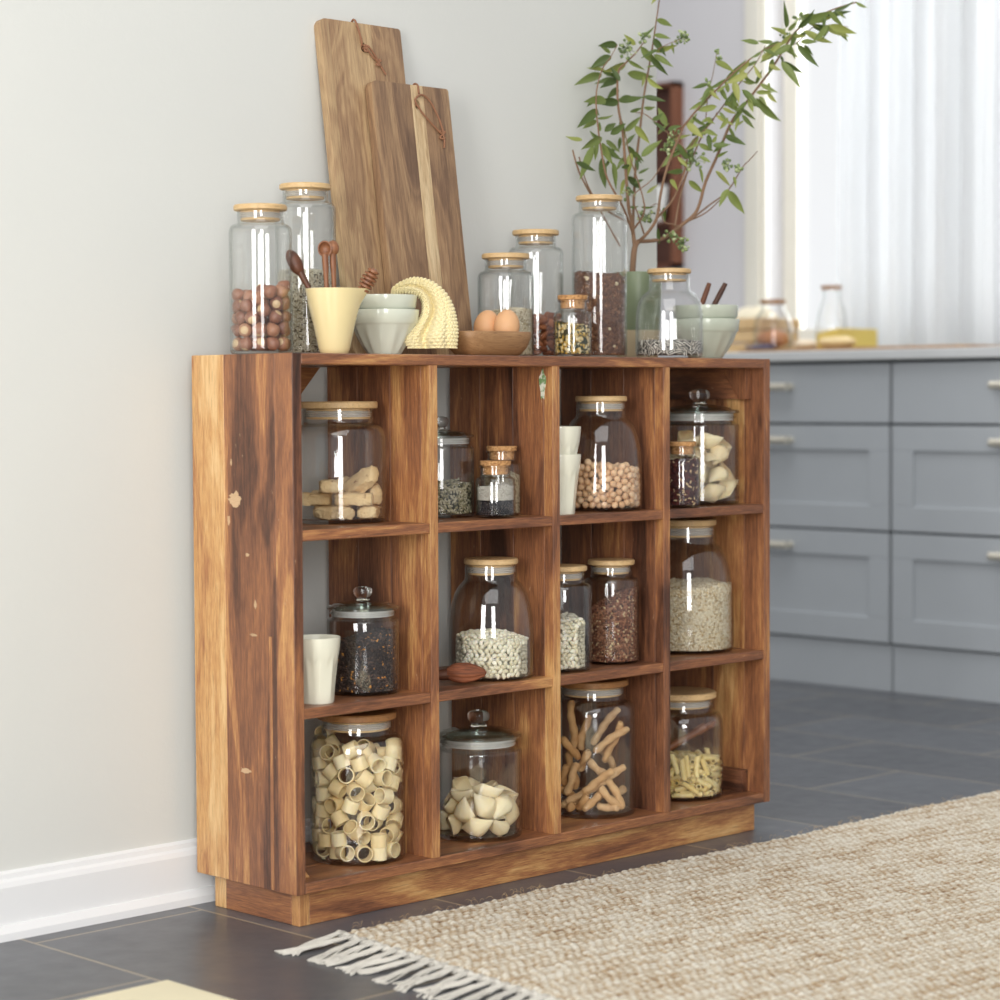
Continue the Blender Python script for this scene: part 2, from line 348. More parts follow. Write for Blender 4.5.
o = b.build('bowl', plain('white_glaze', srgb(232, 232, 228), .3), loc=(KW-.029, 2.54, 1.302+.1645)); o.scale = (.34, 1.0, 1.25)
tag(o, 'white bowl standing in the dark wooden wall shelf', 'bowl')

# ================================================================ the shelf unit
W_, D_, HT, HB = 1.2, .2656, .9268, .057
unit = empty('shelf_unit', (.6, .13, 0), 'reclaimed wooden shelf unit with twelve open cubbyholes', 'shelf unit')
I = Matrix.Translation(-unit.location); SH = M['sheesham']
def part(name, fn, label=None, parent=unit):
    b = MB(); fn(b); o = b.build(name, SH, parent, True, .5)
    if label: o['label'] = label
    return o
def plk(b, x0, x1, ys, tones, z0, z1, sd):
    for k, (ya, yb, t) in enumerate(zip(ys, ys[1:], tones)): b.box((x0, ya, z0), (x1, yb, z1), 2, t, sd+k, .0004, I)
T = .018
def side_l(b):
    plk(b, 0, T, [0, .002, .046, .1782], [.30, .52, .46], HB, HT, 3)
    b.box((0, .1785, HB), (T, D_, HT), 2, .80, 21, .0014, I)
part('side_panel', side_l, 'side panel with one golden plank')
# a thin light strip in the lower part of the left side
part('inlay_strip', lambda b: b.box((-.0006, .058, HB+.001), (.004, .0655, .47), 2, .82, 5, .0003, I), 'pale sapwood strip', unit)
part('side_panel', lambda b: plk(b, W_-T, W_, [0, .05, .13, .2, D_], [.45, .62, .5, .42], HB, HT, 31))
part('top_board', lambda b: [b.box((T, y0, HT-.018), (W_-T, y1, HT), 0, t, s, .0015, I) for y0, y1, t, s in ((0, .09, .45, 41), (.09, .18, .5, 42), (.18, D_, .4, 43))])
part('bottom_board', lambda b: [b.box((T, y0, HB), (W_-T, y1, .075), 0, t, s, .0015, I) for y0, y1, t, s in ((0, .1, .5, 44), (.1, .19, .55, 45), (.19, D_, .42, 46))])
Q = (W_-T)/4
DX = [T/2+Q*k for k in (1, 2, 3)]
tn = [([.66, .50, .38, .40], 51), ([.62, .50, .36, .46], 57), ([.46, .36, .42, .34], 63)]
DIV = []
for x, (t, s) in zip(DX, tn):
    DIV.append(part('divider', lambda b: plk(b, x-T/2, x+T/2, [0, .022, .10, .185, D_], t, .075, HT-.018, s)))
S1, S2 = .6435, .357
XS = [T]+[v for x in DX for v in (x-T/2, x+T/2)]+[W_-T]
for i in range(4):
    for j, z in enumerate((S1, S2)):
        part('shelf_board', lambda b: [b.box((XS[2*i], y0, z-.0175), (XS[2*i+1], y1, z), 0, t, 70+i*5+j*2+k, .0014, I) for k, (y0, y1, t) in enumerate(((0.001, .12, .46+.05*((i+j) % 3-1)), (.12, D_, .42)))])
def plinth(b):
    p = .0212
    b.box((p+.022, p, 0), (W_-p, p+.02, HB), 0, .62, 90, .0012, I)
part('plinth_board', plinth)
part('plinth_board', lambda b: b.box((.0212, .0415, 0), (.0412, .214, HB), 1, .52, 92, .0012, I))
part('plinth_board', lambda b: b.box((W_-.0412, .0425, 0), (W_-.0212, .244, HB), 1, .5, 93, .0012, I))
part('plinth_post', lambda b: b.box((.0212, .0208, 0), (.0432, .0410, HB), 2, .92, 94, .0012, I), 'pale corner post')
part('plinth_post', lambda b: b.box((.0212, .2145, 0), (.0412, .244, HB), 2, .9, 95, .0012, I), 'pale corner post')
q_ = random.Random(2); wm = plain('worn_bare_wood', srgb(196, 164, 128), .8, .2, bump=(300, .5, .002))
for cy, cz, ry, rz in ((.150, .690, .020, .014), (.168, .655, .004, .010), (.120, .600, .006, .004), (.105, .47, .012, .003), (.10, .52, .004, .008), (.13, .245, .016, .005), (.16, .75, .003, .006)):
    b = MB(); b.prism([(cy+ry*(.55+.5*q_.random())*math.cos(2*PI*k/26), cz+rz*(.55+.5*q_.random())*math.sin(2*PI*k/26)) for k in range(26)], -.0004, .0010, 'x', M=I); b.build('worn_patch', wm, unit, False)
# mitred corner braces
part('corner_brace', lambda b: b.prism([(.20, HT-.0185), (.262, HT-.0185), (.200, HT-.085), (.14, HT-.085), (T+.001, HT-.085), (T+.001, HT-.0185)], D_-.022, D_-.003, 'y', 0, .62, 96, .001, I))
part('corner_brace', lambda b: b.prism([(T+.001, .0755), (T+.034, .0755), (T+.001, .118)], .03, .048, 'y', 0, .58, 97, .001, I))
part('corner_brace', lambda b: [b.prism([(.090, HT-.0185), (.262, HT-.0185), (.262, HT-.078), (.050, HT-.078)], W_-T-.02, W_-T-.0005, 'x', 1, .30, 98, .001, I), b.prism([(.030, HT-.0185), (.0895, HT-.0185), (.0495, HT-.078), (.030, HT-.078)], W_-T-.02, W_-T-.0005, 'x', 2, .44, 99, .001, I)])
part('corner_brace', lambda b: b.prism([(.040, .0755), (.262, .0755), (.262, .118), (.040, .118)], W_-T-.02, W_-T-.0005, 'x', 1, .34, 99, .001, I))
# thin green and white patch laid on the middle divider
b = MB(); pts = [(.0250+.004*math.sin(a*3), .870+.026*math.cos(a)) for a in [0]]
pts = [(.024+(.0075+.002*math.sin(3*a))*math.cos(a), .876+(.026+.004*math.sin(5*a))*math.sin(a)) for a in [2*PI*k/22 for k in range(22)]]
b.prism(pts, DX[1]-T/2-.0008, DX[1]-T/2+.001, 'x', M=I)
m = NT('green_white_mottle'); m.base(m.ramp(m.noise(m.coord(), 90, 3), [(.42, srgb(116, 150, 96)), (.5, srgb(214, 216, 196)), (.65, srgb(236, 232, 214))])); m.set(Roughness=.7)
o = b.build('green_white_patch', m.mat, unit, False); o['label'] = 'small green and white patch'

# ================================================================ jars
def inner(prof, t, zb):
    """offset an outside profile inwards, floor at zb"""
    r = []
    n = len(prof)
    for i in range(1, n):
        a = Vector(prof[max(i-1, 0)]); c = Vector(prof[min(i+1, n-1)]); d = (c-a).normalized(); nn = Vector((-d.y, d.x))
        p = Vector(prof[i])+nn*t
        if i == n-1: p.y = prof[i][1]
        if p.y > zb+.001 and p.x > .001: r.append((p.x, p.y))
    return r
def shell(prof, t=.0026, zb=.005):
    inn = inner(prof, t, zb)
    r0 = inn[0][0]
    return prof+[((prof[-1][0]+inn[-1][0])/2, prof[-1][1]+.0008)]+inn[::-1]+[(r0*.96, zb), (r0*.5, zb*.9), (0, zb)]
def arc(r0, z0, r1, z1, n=7, pw=1):      # quarter turn from (r0,z0) going up to (r1,z1) going in
    return [(r1+(r0-r1)*math.cos(PI/2*k/n), z0+(z1-z0)*math.sin(PI/2*k/n)) for k in range(1, n+1)]
def pbody(R, zs, rn, sh, foot=.004):
    return [(0, .0012), (R*.6, .001), (R-.008, 0), (R-.003, .0012), (R-.0006, .004), (R, .009), (R, zs*.5), (R, zs)]+arc(R, zs, rn+.0035, zs+sh)+[(rn+.001, zs+sh+.002), (rn, zs+sh+.005)]
def lid_disc(R, z0, th, e, mat, wid=0.0):
    b = MB(); b.lathe([(0, z0), (R-.002, z0), (R, z0+.0015), (R, z0+th-.002), (R-.002, z0+th), (0, z0+th)], 56, seed=random.random()*9, tone=.5)
    return b.build('lid', mat, e)
def plug(rn, z0, z1, lid, mat):
    b = MB(); b.lathe([(0, z0), (rn-.0065, z0), (rn-.006, z0+.001), (rn-.006, z1), (0, z1)], 40, seed=random.random()*9, tone=.5); b.build('plug', mat, lid)
    b = MB(); zz = z0+.004; h = z1-z0-.008
    pr = [(rn-.006, zz)]+[(rn-.0032+.0008*math.cos(k*PI), zz+h*k/6) for k in range(7)]+[(rn-.006, zz+h)]
    b.lathe(pr, 40, closed=True); b.build('seal_ring', M['seal'], lid)
JARS = {}
def jar(kind, loc, label, group=None, rz=0, s=1.0):
    e = empty('storage_jar', loc, label, 'jar', group, rz)
    if kind == 'tall':      # R .052, s = total height
        H = s; R, rn, zs = .052, .0385, H-.045
        prof = pbody(R, zs, rn, .013)+[(rn, H-.0115)]
        g = MB(); g.lathe(shell(prof), 56); g.build('glass_body', M['glass'], e); l = lid_disc(.0440, H-.0095, .0095, e, M['bamboo']); plug(rn, H-.026, H-.0095, l, M['bamboo'])
    elif kind == 'big':
        H = s; R, rn, zs = .0805, .0600, H-.064
        prof = pbody(R, zs, rn, .026)+[(rn, H-.0135)]
        g = MB(); g.lathe(shell(prof, .003, .007), 64); g.build('glass_body', M['glass'], e); l = lid_disc(.0672, H-.012, .012, e, M['oldlid'] if s > .23 else M['bamboo']); plug(rn, H-.030, H-.012, l, M['bamboo'])
    elif kind == 'shoulder':    # s = scale, H .212
        k = s; H = .212*k
        pf = [(0, .0012), (.05, .001), (.067, 0), (.0725, .0014), (.0755, .006), (.0765, .014), (.0765, .045), (.0755, .085), (.0735, .110), (.0705, .130), (.0655, .148), (.0595, .160), (.053, .168), (.048, .173), (.0465, .177), (.0460, .2005)]
        prof = [(r*k, z*k) for r, z in pf]; g = MB(); g.lathe(shell(prof, .003, .006), 64); g.build('glass_body', M['glass'], e)
        l = lid_disc(.0482*k, H-.010*k, .010*k, e, M['bamboo']); plug(.0460*k, H-.028*k, H-.010*k, l, M['bamboo'])
    elif kind == 'low':
        H = s; pf = [(0, .0012), (.04, .001), (.055, 0), (.0605, .0014), (.064, .007), (.065, .016), (.065, .060), (.0640, .085), (.0610, .103), (.0555, .116), (.048, .124), (.0415, .128), (.0395, .132), (.0388, H-.0105)]
        g = MB(); g.lathe(shell(pf, .0028, .006), 64); g.build('glass_body', M['glass'], e); l = lid_disc(.0418, H-.009, .009, e, M['bamboo']); plug(.0388, H-.024, H-.009, l, M['bamboo'])
    elif kind == 'glasslid':    # s = scale, R .0765 H .224
        k = s; R = .0765; zn = .158
        pf = pbody(R, zn-.006, R-.009, .006)[:-2]+[(R-.010, zn+.003), (R-.010, zn+.0085), (R-.0065, zn+.0105), (R-.0065, zn+.013), (R-.010, zn+.015), (R-.010, zn+.0185)]
        prof = [(r*k, z*k) for r, z in pf]; g = MB(); g.lathe(shell(prof, .003, .008), 64); g.build('glass_body', M['glass'], e)
        z = (zn+.0175)*k; l = MB()
        lp = [(0, -.008), (.060, -.008), (.0635, -.006), (.064, .0015), (.074, .0015), (.0768, .003), (.0770, .006), (.0745, .0085), (.066, .0095), (.062, .0125), (.045, .0165), (.030, .0185), (.018, .0200), (0, .0205)]
        inn = [(0, -.0055), (.0555, -.0055), (.059, -.004), (.060, .006), (.044, .0125), (.028, .0145), (0, .0155)]
        l.lathe([(r*k, z+h*k) for r, h in lp], 64); l.lathe([(r*k, z+h*k) for r, h in inn], 64)
        lo = l.build('lid', M['lidglass'], e); lo['label'] = 'domed glass lid with a knob'
        kb = MB(); kb.lathe([(r*k, z+h*k) for r, h in [(0, .0208), (.0150, .0209), (.0125, .0228), (.0115, .0245), (.0145, .027), (.0185, .0320), (.0200, .0375), (.0190, .0430), (.0155, .0470), (.009, .0490), (0, .0495)]], 40); kb.build('knob', M['solidglass'], lo)
        sl = MB(); sl.lathe([(.0645*k, z-.012*k), (.0655*k, z-.012*k), (.0658*k, z-.006*k), (.0655*k, z+.0012*k), (.0645*k, z+.0012*k)], 48, closed=True); sl.build('seal_ring', M['seal'], lo)
    elif kind == 'cork':    # s = height
        H = s; R, rn, zs = .0350, .0258, H-.041
        prof = pbody(R, zs, rn, .012)+[(rn, H-.0125), (rn+.0022, H-.0115), (rn+.0022, H-.0095), (rn+.0008, H-.009)]
        g = MB(); g.lathe(shell(prof, .0022, .005), 48); g.build('glass_body', M['glass'], e)
        c = MB(); c.lathe([(0, H-.024), (rn-.0042, H-.024), (rn-.0028, H-.0085), (rn+.0012, H-.0080), (rn+.0018, H-.0008), (rn+.0005, H), (0, H)], 40); c.build('cork_stopper', M['cork'], e)
    return e

# resting poses of the loose pieces in their jars (x, y, z in tenths of a millimetre, then the quaternion in thousandths)
DATA = {
 'rings': [
  [-500,-405,933,168,-977,-88,100], [-395,-508,1646,181,754,630,45], [-348,-552,132,661,-700,99,-252], [-474,-413,1864,11,-300,452,-840], [-535,-352,1435,187,395,666,605], [-431,-452,1164,642,-324,546,431],
  [-309,-570,679,284,80,647,703], [-321,-551,1391,740,29,-431,-515], [-451,-407,519,248,-818,382,-352], [-580,-274,1666,167,945,-247,133], [-600,-234,712,645,-253,144,706], [-539,-291,135,591,-455,542,388],
  [-606,-206,1204,816,-462,-284,-197], [-600,-203,367,48,817,573,33], [-638,-144,940,386,492,471,623], [-128,-625,1624,273,-345,-490,-752], [-89,-641,324,369,0,0,-929], [-87,-640,108,0,-602,-798,0],
  [-216,-457,955,409,-899,-124,-91], [-2,-654,1365,168,110,671,-714], [-611,-55,1467,705,-166,-380,-575], [-10,-612,807,17,-503,837,214], [-250,-375,385,531,788,221,-220], [35,-637,1055,373,-643,423,-518],
  [-610,11,1773,366,548,26,-752], [-643,65,324,901,0,0,-434], [-172,-378,1777,218,-139,963,-73], [-606,61,569,688,604,-392,88], [-55,-469,610,539,-126,-704,445], [-346,-178,1657,747,-194,633,49],
  [-84,-419,1244,364,-237,-831,-347], [145,-626,1565,725,111,233,638], [-474,-18,108,0,-229,973,0], [-630,142,829,994,84,-34,67], [-624,138,1091,225,-18,-4,974], [185,-624,132,631,-561,-430,-319],
  [174,-610,403,288,-644,12,-709], [-595,193,1335,664,17,692,-282], [-2,-369,1602,924,-123,-301,202], [236,-597,1246,110,-702,-665,231], [245,-584,861,645,-47,745,165], [-587,263,1566,183,826,-531,46],
  [-407,113,1753,815,144,-527,194], [-572,312,616,376,371,-602,-599], [-548,289,132,591,-388,591,388], [316,-558,1739,875,-10,164,455], [-561,320,372,934,0,0,358], [178,-390,721,759,384,-63,523],
  [343,-538,1454,775,68,-504,375], [363,-530,579,157,-432,-208,-864], [227,-372,132,21,-137,-694,-707], [-108,-31,1656,178,274,-133,936], [-526,399,864,145,-654,307,676], [-497,377,1808,724,4,-357,590],
  [-404,303,1097,726,274,42,630], [60,-141,1812,175,569,568,567], [431,-444,302,202,-192,854,-440], [-453,443,1364,601,-625,495,-58], [332,-309,987,662,120,473,-569], [300,-270,1684,717,-153,-662,-153],
  [-280,331,762,74,-667,267,-691], [508,-388,1607,204,954,134,-173], [515,-379,1309,417,-61,-34,-906], [-402,526,179,673,664,226,236], [-377,519,1646,844,95,-396,349], [-346,537,414,49,961,255,-93],
  [-207,428,1847,319,747,580,-67], [554,-307,800,448,672,253,-533], [562,-303,1799,750,-265,-31,-605], [577,-302,532,602,25,744,-289], [-287,547,938,505,-209,-797,-259], [-282,575,1213,392,-109,-16,-913],
  [365,14,1694,20,-725,243,644], [-221,596,1420,109,615,-781,-12], [-208,608,2025,172,743,40,-645], [170,239,1537,366,141,-861,324], [620,-123,1619,837,531,-126,44], [437,298,1645,39,81,414,-906],
  [612,134,1538,168,743,-539,360], [212,579,1638,33,445,-336,-829], [381,512,1500,829,-301,-469,-30],
 ],
 'shellsA': [
  [-307,-455,491,419,90,-825,369], [-390,-365,159,11,589,779,-214], [-521,-154,425,529,92,-832,-138], [15,-528,159,195,941,264,-88], [-133,-356,756,58,-622,-777,78], [-445,-42,742,62,751,658,-12],
  [71,-545,501,294,137,557,-764], [-524,134,185,860,275,383,198], [-193,-104,503,267,588,567,511], [-208,-23,161,667,27,201,717], [-466,257,500,157,-279,906,-278], [75,-208,323,799,161,-119,-567],
  [381,-392,321,541,148,756,-337], [251,-257,640,769,-574,142,-243], [-177,251,741,554,-779,216,199], [-314,452,194,648,691,295,-127], [-86,236,371,971,137,92,175], [167,105,159,477,-200,-76,852],
  [215,80,490,162,859,-415,-251], [535,-90,510,463,534,-650,-279], [-86,542,528,473,553,606,-322], [457,204,706,324,723,602,104], [191,494,770,250,960,28,-123], [297,443,466,203,-870,437,-106],
 ],
 'shellsB': [
  [-382,-340,479,327,-778,-154,514], [-232,-486,177,832,476,-254,-130], [-497,-165,181,359,93,-554,746], [-177,-385,754,926,-250,53,276], [-469,-89,696,130,-424,873,-201], [-23,-522,482,40,97,258,-960],
  [169,-506,194,589,-739,-95,-313], [-337,43,424,14,-386,-911,-142], [-55,-190,177,801,-539,-12,-260], [-488,236,177,384,-763,-356,379], [-400,291,708,816,465,226,-258], [91,-180,509,506,-809,201,222],
  [376,-377,509,328,-305,-796,-408], [-91,160,165,204,-51,-963,-168], [372,-252,177,71,-220,-492,839], [-270,416,416,159,75,981,85], [-7,162,565,34,-777,-466,-421], [227,84,330,114,392,894,185],
  [-89,518,719,617,152,-728,-257], [138,477,438,299,254,17,-920], [517,191,507,688,174,511,485], [307,407,742,149,-35,954,258],
 ],
 'penne': [
  [-530,-482,549,19,816,-575,57], [-466,-540,619,42,-171,983,-44], [-508,-470,47,695,592,386,130], [-412,-559,197,598,-477,-52,642], [-617,-351,658,331,-121,93,931], [-313,-645,609,864,-8,36,-502],
  [-446,-437,181,515,165,-754,-374], [-170,-674,270,795,-288,-425,321], [-565,-285,570,167,-699,-670,188], [-335,-505,583,764,423,484,49], [-131,-695,597,81,962,173,195], [-327,-502,68,301,-288,680,-603],
  [-575,-253,343,123,-320,785,516], [-681,-120,155,596,-573,-456,-330], [-463,-331,389,328,-450,499,664], [-491,-296,203,32,-826,131,-547], [-442,-318,293,659,-515,475,-273], [-271,-477,684,536,-710,88,-448],
  [-173,-569,307,697,-205,-679,100], [-311,-429,394,663,693,2,285], [-201,-521,529,820,-570,-19,-58], [-652,-70,559,177,89,-600,775], [-319,-389,512,755,-521,298,264], [-160,-539,212,683,-588,402,-159],
  [-530,-165,93,591,-272,554,-520], [20,-693,278,852,103,-493,-145], [-123,-542,119,411,-373,-612,-564], [-631,-44,449,208,-4,-601,772], [-560,-103,659,361,464,449,-673], [-374,-281,657,251,-271,-665,650],
  [-63,-557,47,409,-376,-599,-577], [-287,-333,644,29,-401,-512,759], [-586,-34,349,599,-725,275,-198], [-688,74,236,217,97,-613,754], [-551,-33,516,687,-591,-247,-343], [33,-553,78,125,26,756,-642],
  [-28,-456,489,693,-604,382,95], [-26,-457,649,150,-534,-618,-557], [-443,-45,589,499,-691,427,302], [187,-662,386,398,-708,317,-490], [-544,60,47,377,-578,408,-598], [143,-598,457,574,509,296,569],
  [-92,-361,592,727,-681,4,-83], [48,-497,607,596,-271,666,356], [-663,201,362,9,144,482,-864], [58,-493,511,550,-356,644,394], [-556,118,245,615,451,-28,-647], [130,-551,542,595,653,128,-452],
  [-625,190,530,385,217,5,-897], [206,-581,592,511,-447,711,185], [172,-542,148,495,-96,-674,540], [-533,153,47,697,156,690,120], [295,-626,125,575,568,-552,-205], [191,-517,437,614,-1,-769,-177],
  [211,-529,681,644,498,580,34], [-194,-110,565,104,718,127,676], [-329,22,648,7,-542,501,674], [289,-572,47,72,-677,-203,703], [244,-507,260,280,399,505,-712], [-502,245,47,120,-690,156,-697],
  [-503,255,526,80,-786,282,544], [-533,311,245,446,-42,402,799], [-543,322,601,37,-68,-600,796], [-487,275,430,572,-59,566,-591], [-202,2,499,279,783,-74,551], [-458,253,338,596,-494,230,-590],
  [-559,395,675,639,-374,612,279], [348,-487,234,296,-482,-519,-641], [129,-258,662,152,760,84,627], [80,-178,595,158,-672,-575,438], [-428,328,174,237,384,51,891], [-440,353,526,112,-349,333,-869],
  [362,-422,474,194,-396,644,-625], [-514,464,140,401,691,148,-582], [343,-348,570,365,-830,-160,-390], [11,-19,597,762,-12,383,-522], [431,-421,564,711,629,-310,-54], [-315,335,508,486,244,608,-579],
  [-406,428,175,107,893,-218,379], [-78,111,570,668,173,-625,365], [416,-371,414,594,686,393,150], [519,-456,247,708,587,-174,-352], [262,-191,550,746,318,-584,-20], [444,-330,328,700,-318,-639,-40],
  [-339,438,600,401,-785,102,461], [472,-346,47,601,-113,698,372], [460,-328,140,8,-263,656,707], [-224,356,540,619,619,-198,441], [-340,491,236,328,-39,-496,803], [-53,223,626,108,456,419,-777],
  [-327,522,327,67,271,825,492], [497,-282,658,366,525,-472,606], [583,-352,522,582,-753,294,-93], [-366,592,496,805,-395,306,-320], [332,-78,626,246,-490,583,600], [101,160,489,36,23,-868,-494],
  [532,-249,173,473,555,641,-240], [233,51,515,363,57,-452,813], [-146,424,526,684,-711,-156,47], [-322,611,47,299,706,30,-641], [-322,615,417,803,-382,319,-330], [98,217,625,74,209,633,742],
  [-201,535,262,201,400,-821,355], [638,-268,391,373,-733,-351,-448], [557,-173,488,532,554,-578,276], [-107,478,638,756,399,494,158], [-63,465,507,663,-588,-405,-226], [251,196,533,265,-418,570,-656],
  [381,103,628,657,714,-52,238], [479,32,542,544,609,-501,-285], [564,-37,626,304,56,549,776], [-33,560,597,351,174,-666,-635], [227,322,580,702,340,334,-529], [21,535,503,606,591,458,-271],
  [372,228,498,417,309,-680,-518], [703,-92,589,123,791,588,-118], [272,407,628,291,-292,818,-402], [164,527,613,626,-484,-272,548], [136,578,508,53,-625,668,-401], [538,245,647,677,-720,-33,-148],
  [675,138,486,571,-682,277,364], [122,687,675,859,-196,-318,349], [463,358,671,46,48,750,658], [464,417,564,139,124,-665,-724], [595,359,548,477,-849,-82,210],
 ],
 'biscotti': [
  [-449,-162,773,744,0,0,-668], [-149,-414,988,368,55,1,928], [-342,-165,552,438,0,0,-899], [-275,-229,110,763,0,0,-646], [-7,-409,331,916,0,0,-402], [-93,-66,778,50,-656,-753,3],
  [-352,201,331,428,0,0,904], [233,-330,612,236,-707,481,-462], [336,-369,110,932,0,0,362], [16,176,110,462,0,0,887], [543,-227,391,588,588,393,393], [498,-88,757,449,488,512,547],
  [291,237,470,30,-205,925,318], [170,481,272,130,194,179,956],
 ],
 'hazel': [
  [-261,-272,115,500,-817,-82,-275], [-264,-268,339,720,77,140,676], [-277,-251,861,288,292,884,-224], [-200,-316,659,119,-834,90,-531], [-336,-174,537,457,24,525,718], [-105,-356,960,477,395,-159,769],
  [-365,-75,737,341,872,321,-139], [-376,-61,340,193,-638,-275,-693], [-367,-68,110,801,94,128,578], [-53,-369,113,671,277,-286,-625], [-53,-369,336,820,18,-253,-513], [-1,-373,553,129,-56,-937,-318],
  [28,-372,776,120,-502,-402,-756], [-373,53,547,208,137,-963,102], [-91,-151,779,201,-694,-302,622], [-117,-113,556,960,-124,-251,-12], [-74,-140,114,571,334,-699,273], [-226,9,888,452,-197,-842,221],
  [-73,-135,342,844,-172,45,506], [146,-342,971,49,357,-55,-931], [170,-335,378,898,407,163,39], [171,-335,115,353,-784,240,-451], [-195,23,222,212,968,108,-85], [-336,166,347,560,78,-561,-605],
  [-337,169,115,497,388,645,432], [-332,173,732,303,-797,420,310], [-46,-92,993,96,-318,933,-138], [88,-185,642,81,639,538,-544], [245,-286,777,868,457,115,-156], [-137,99,634,445,-274,109,846],
  [128,-144,238,448,-410,790,-90], [-262,268,539,143,-630,-468,-603], [-124,137,410,365,-781,160,482], [-257,279,922,562,573,-257,539], [107,-65,836,123,-460,-424,770], [293,-239,559,472,579,227,625],
  [153,-64,447,136,556,672,-470], [311,-204,1056,445,331,-265,788], [-68,167,846,111,102,455,-877], [-34,152,113,291,344,-851,271], [-183,329,118,736,498,-445,109], [334,-178,115,817,-198,-541,14],
  [331,-173,340,852,-232,205,-421], [65,122,538,482,654,458,360], [80,113,310,206,-278,307,887], [-153,343,729,9,-627,-691,-360], [169,43,115,458,658,17,-597], [257,-41,672,816,-97,-534,197],
  [360,-100,869,839,353,137,-391], [143,148,752,930,-305,204,6], [-16,374,912,679,597,-374,-206], [79,364,708,108,923,-279,241], [350,129,850,780,277,84,554], [205,311,893,379,-216,54,-898],
 ],
 'almond': [
  [-314,-270,51,107,922,-371,-23], [-325,-256,440,810,-188,-124,-541], [-407,-156,195,282,665,-75,-687], [-168,-385,370,880,-279,-304,-234], [-281,-273,697,743,-102,-295,-592], [-319,-236,555,472,-382,-59,-792],
  [-191,-351,637,40,482,835,-263], [-417,-128,641,450,314,664,508], [-236,-282,234,651,386,119,642], [-287,-230,143,25,848,508,-148], [-188,-313,521,23,-747,-664,-5], [-403,-101,497,246,-657,-664,260],
  [-230,-264,364,95,-290,920,-245], [-168,-323,109,779,-17,90,620], [-436,-53,373,520,-533,411,-527], [-134,-333,233,405,481,-527,-571], [-316,-152,318,406,-78,30,-910], [-373,-85,59,285,904,-303,-95],
  [-3,-436,176,651,668,206,-295], [9,-436,582,745,634,118,-169], [-37,-381,707,433,-59,407,802], [-53,-359,52,586,16,-94,-805], [-35,-362,308,262,671,-691,-59], [-386,-10,149,896,-175,108,-395],
  [-315,-74,721,27,-742,669,32], [-70,-311,464,242,539,802,-90], [-435,67,691,362,-541,418,-633], [17,-374,411,792,-235,104,554], [-176,-176,632,301,-833,463,32], [-411,60,250,109,676,-721,-104],
  [-99,-224,715,301,-939,151,73], [-23,-296,577,956,-114,-44,266], [-336,39,560,120,-192,177,-958], [-319,26,334,750,-101,265,598], [91,-364,248,231,358,903,-49], [-416,133,530,586,-552,-536,254],
  [-362,89,52,75,-462,-879,94], [-295,24,443,370,52,129,918], [103,-353,642,334,-303,-860,238], [141,-386,52,995,-39,-57,70], [-235,-15,607,70,-207,-2,-976], [-396,163,355,471,372,-778,-182],
  [144,-361,154,956,-191,-128,-183], [182,-395,491,70,-284,795,531], [173,-355,364,454,11,-81,-887], [-321,151,744,37,-939,342,-15], [-351,181,161,645,394,-346,-556], [-79,-65,688,82,197,934,-285],
  [-181,79,668,973,-207,-28,-99], [33,-120,599,396,348,-840,-127], [227,-306,723,23,-12,959,-282], [-299,215,655,28,-14,-277,960], [-283,222,52,48,949,-305,-72], [-330,271,401,186,-618,187,-741],
  [277,-317,611,118,348,-868,334], [148,-187,688,72,-152,903,-395], [292,-326,279,225,259,-564,-751], [-260,222,249,87,870,-482,-55], [222,-225,218,42,-447,891,-65], [278,-277,438,4,-244,118,-963],
  [260,-252,52,24,934,-352,63], [-9,34,614,118,-337,897,261], [-150,184,750,32,-721,691,-50], [-242,283,146,166,-684,-706,78], [-251,309,601,58,56,-923,-377], [-240,299,459,769,-137,473,-408],
  [45,28,727,10,999,-46,4], [332,-251,165,139,858,455,194], [320,-197,624,905,-416,-5,88], [-192,307,327,492,93,-103,859], [144,-21,640,878,78,130,454], [-73,194,673,242,256,914,201],
  [316,-170,506,42,960,-275,-17], [-169,320,52,883,-45,44,-466], [-203,355,713,146,-975,-163,36], [355,-181,312,817,-496,-79,283], [-159,330,229,845,175,59,-502], [264,-54,713,694,695,150,115],
  [297,-33,589,870,-68,-110,476], [380,-110,679,525,762,357,-130], [-127,417,580,709,-548,-374,-237], [211,92,717,234,385,259,854], [-12,359,640,169,168,-742,-627], [94,256,701,110,-98,17,989],
  [216,170,612,490,62,-157,855], [352,87,719,581,211,786,23], [435,58,631,658,193,597,416], [187,345,598,232,10,-949,-215], [177,376,721,905,-258,-47,-334], [334,229,580,182,-317,-9,931],
  [316,266,686,919,8,-176,-353],
 ],
 'chick': [
  [-466,-480,187,101,488,471,728], [-466,-480,738,390,650,-49,-651], [-483,-462,310,710,-359,-75,602], [-485,-458,491,83,-367,296,-878], [-488,-455,616,745,219,-608,164], [-447,-493,63,238,-256,259,-900],
  [-416,-516,402,645,186,512,-537], [-394,-532,536,901,-344,-17,-263], [-536,-389,398,55,-757,651,-20], [-539,-385,148,566,-524,24,636], [-370,-550,145,25,-110,473,874], [-355,-561,757,243,286,-561,738],
  [-558,-358,519,956,7,295,1], [-567,-346,284,185,606,486,602], [-321,-585,447,172,-876,319,318], [-574,-337,785,0,719,93,-689], [-316,-588,252,198,-95,18,975], [-304,-597,648,659,719,-186,116],
  [-590,-314,632,268,-278,189,903], [-290,-602,63,280,333,-52,-899], [-604,-282,182,21,165,-214,-963], [-612,-259,362,71,256,-955,-131], [-373,-492,653,793,-335,-374,-345], [-242,-617,540,730,39,682,32],
  [-565,-295,63,461,-727,-3,-509], [-618,-239,852,785,-22,351,-510], [-227,-622,170,532,419,677,288], [-620,-235,726,665,-222,-681,-210], [-622,-227,483,593,-424,-675,-118], [-488,-356,694,209,741,188,610],
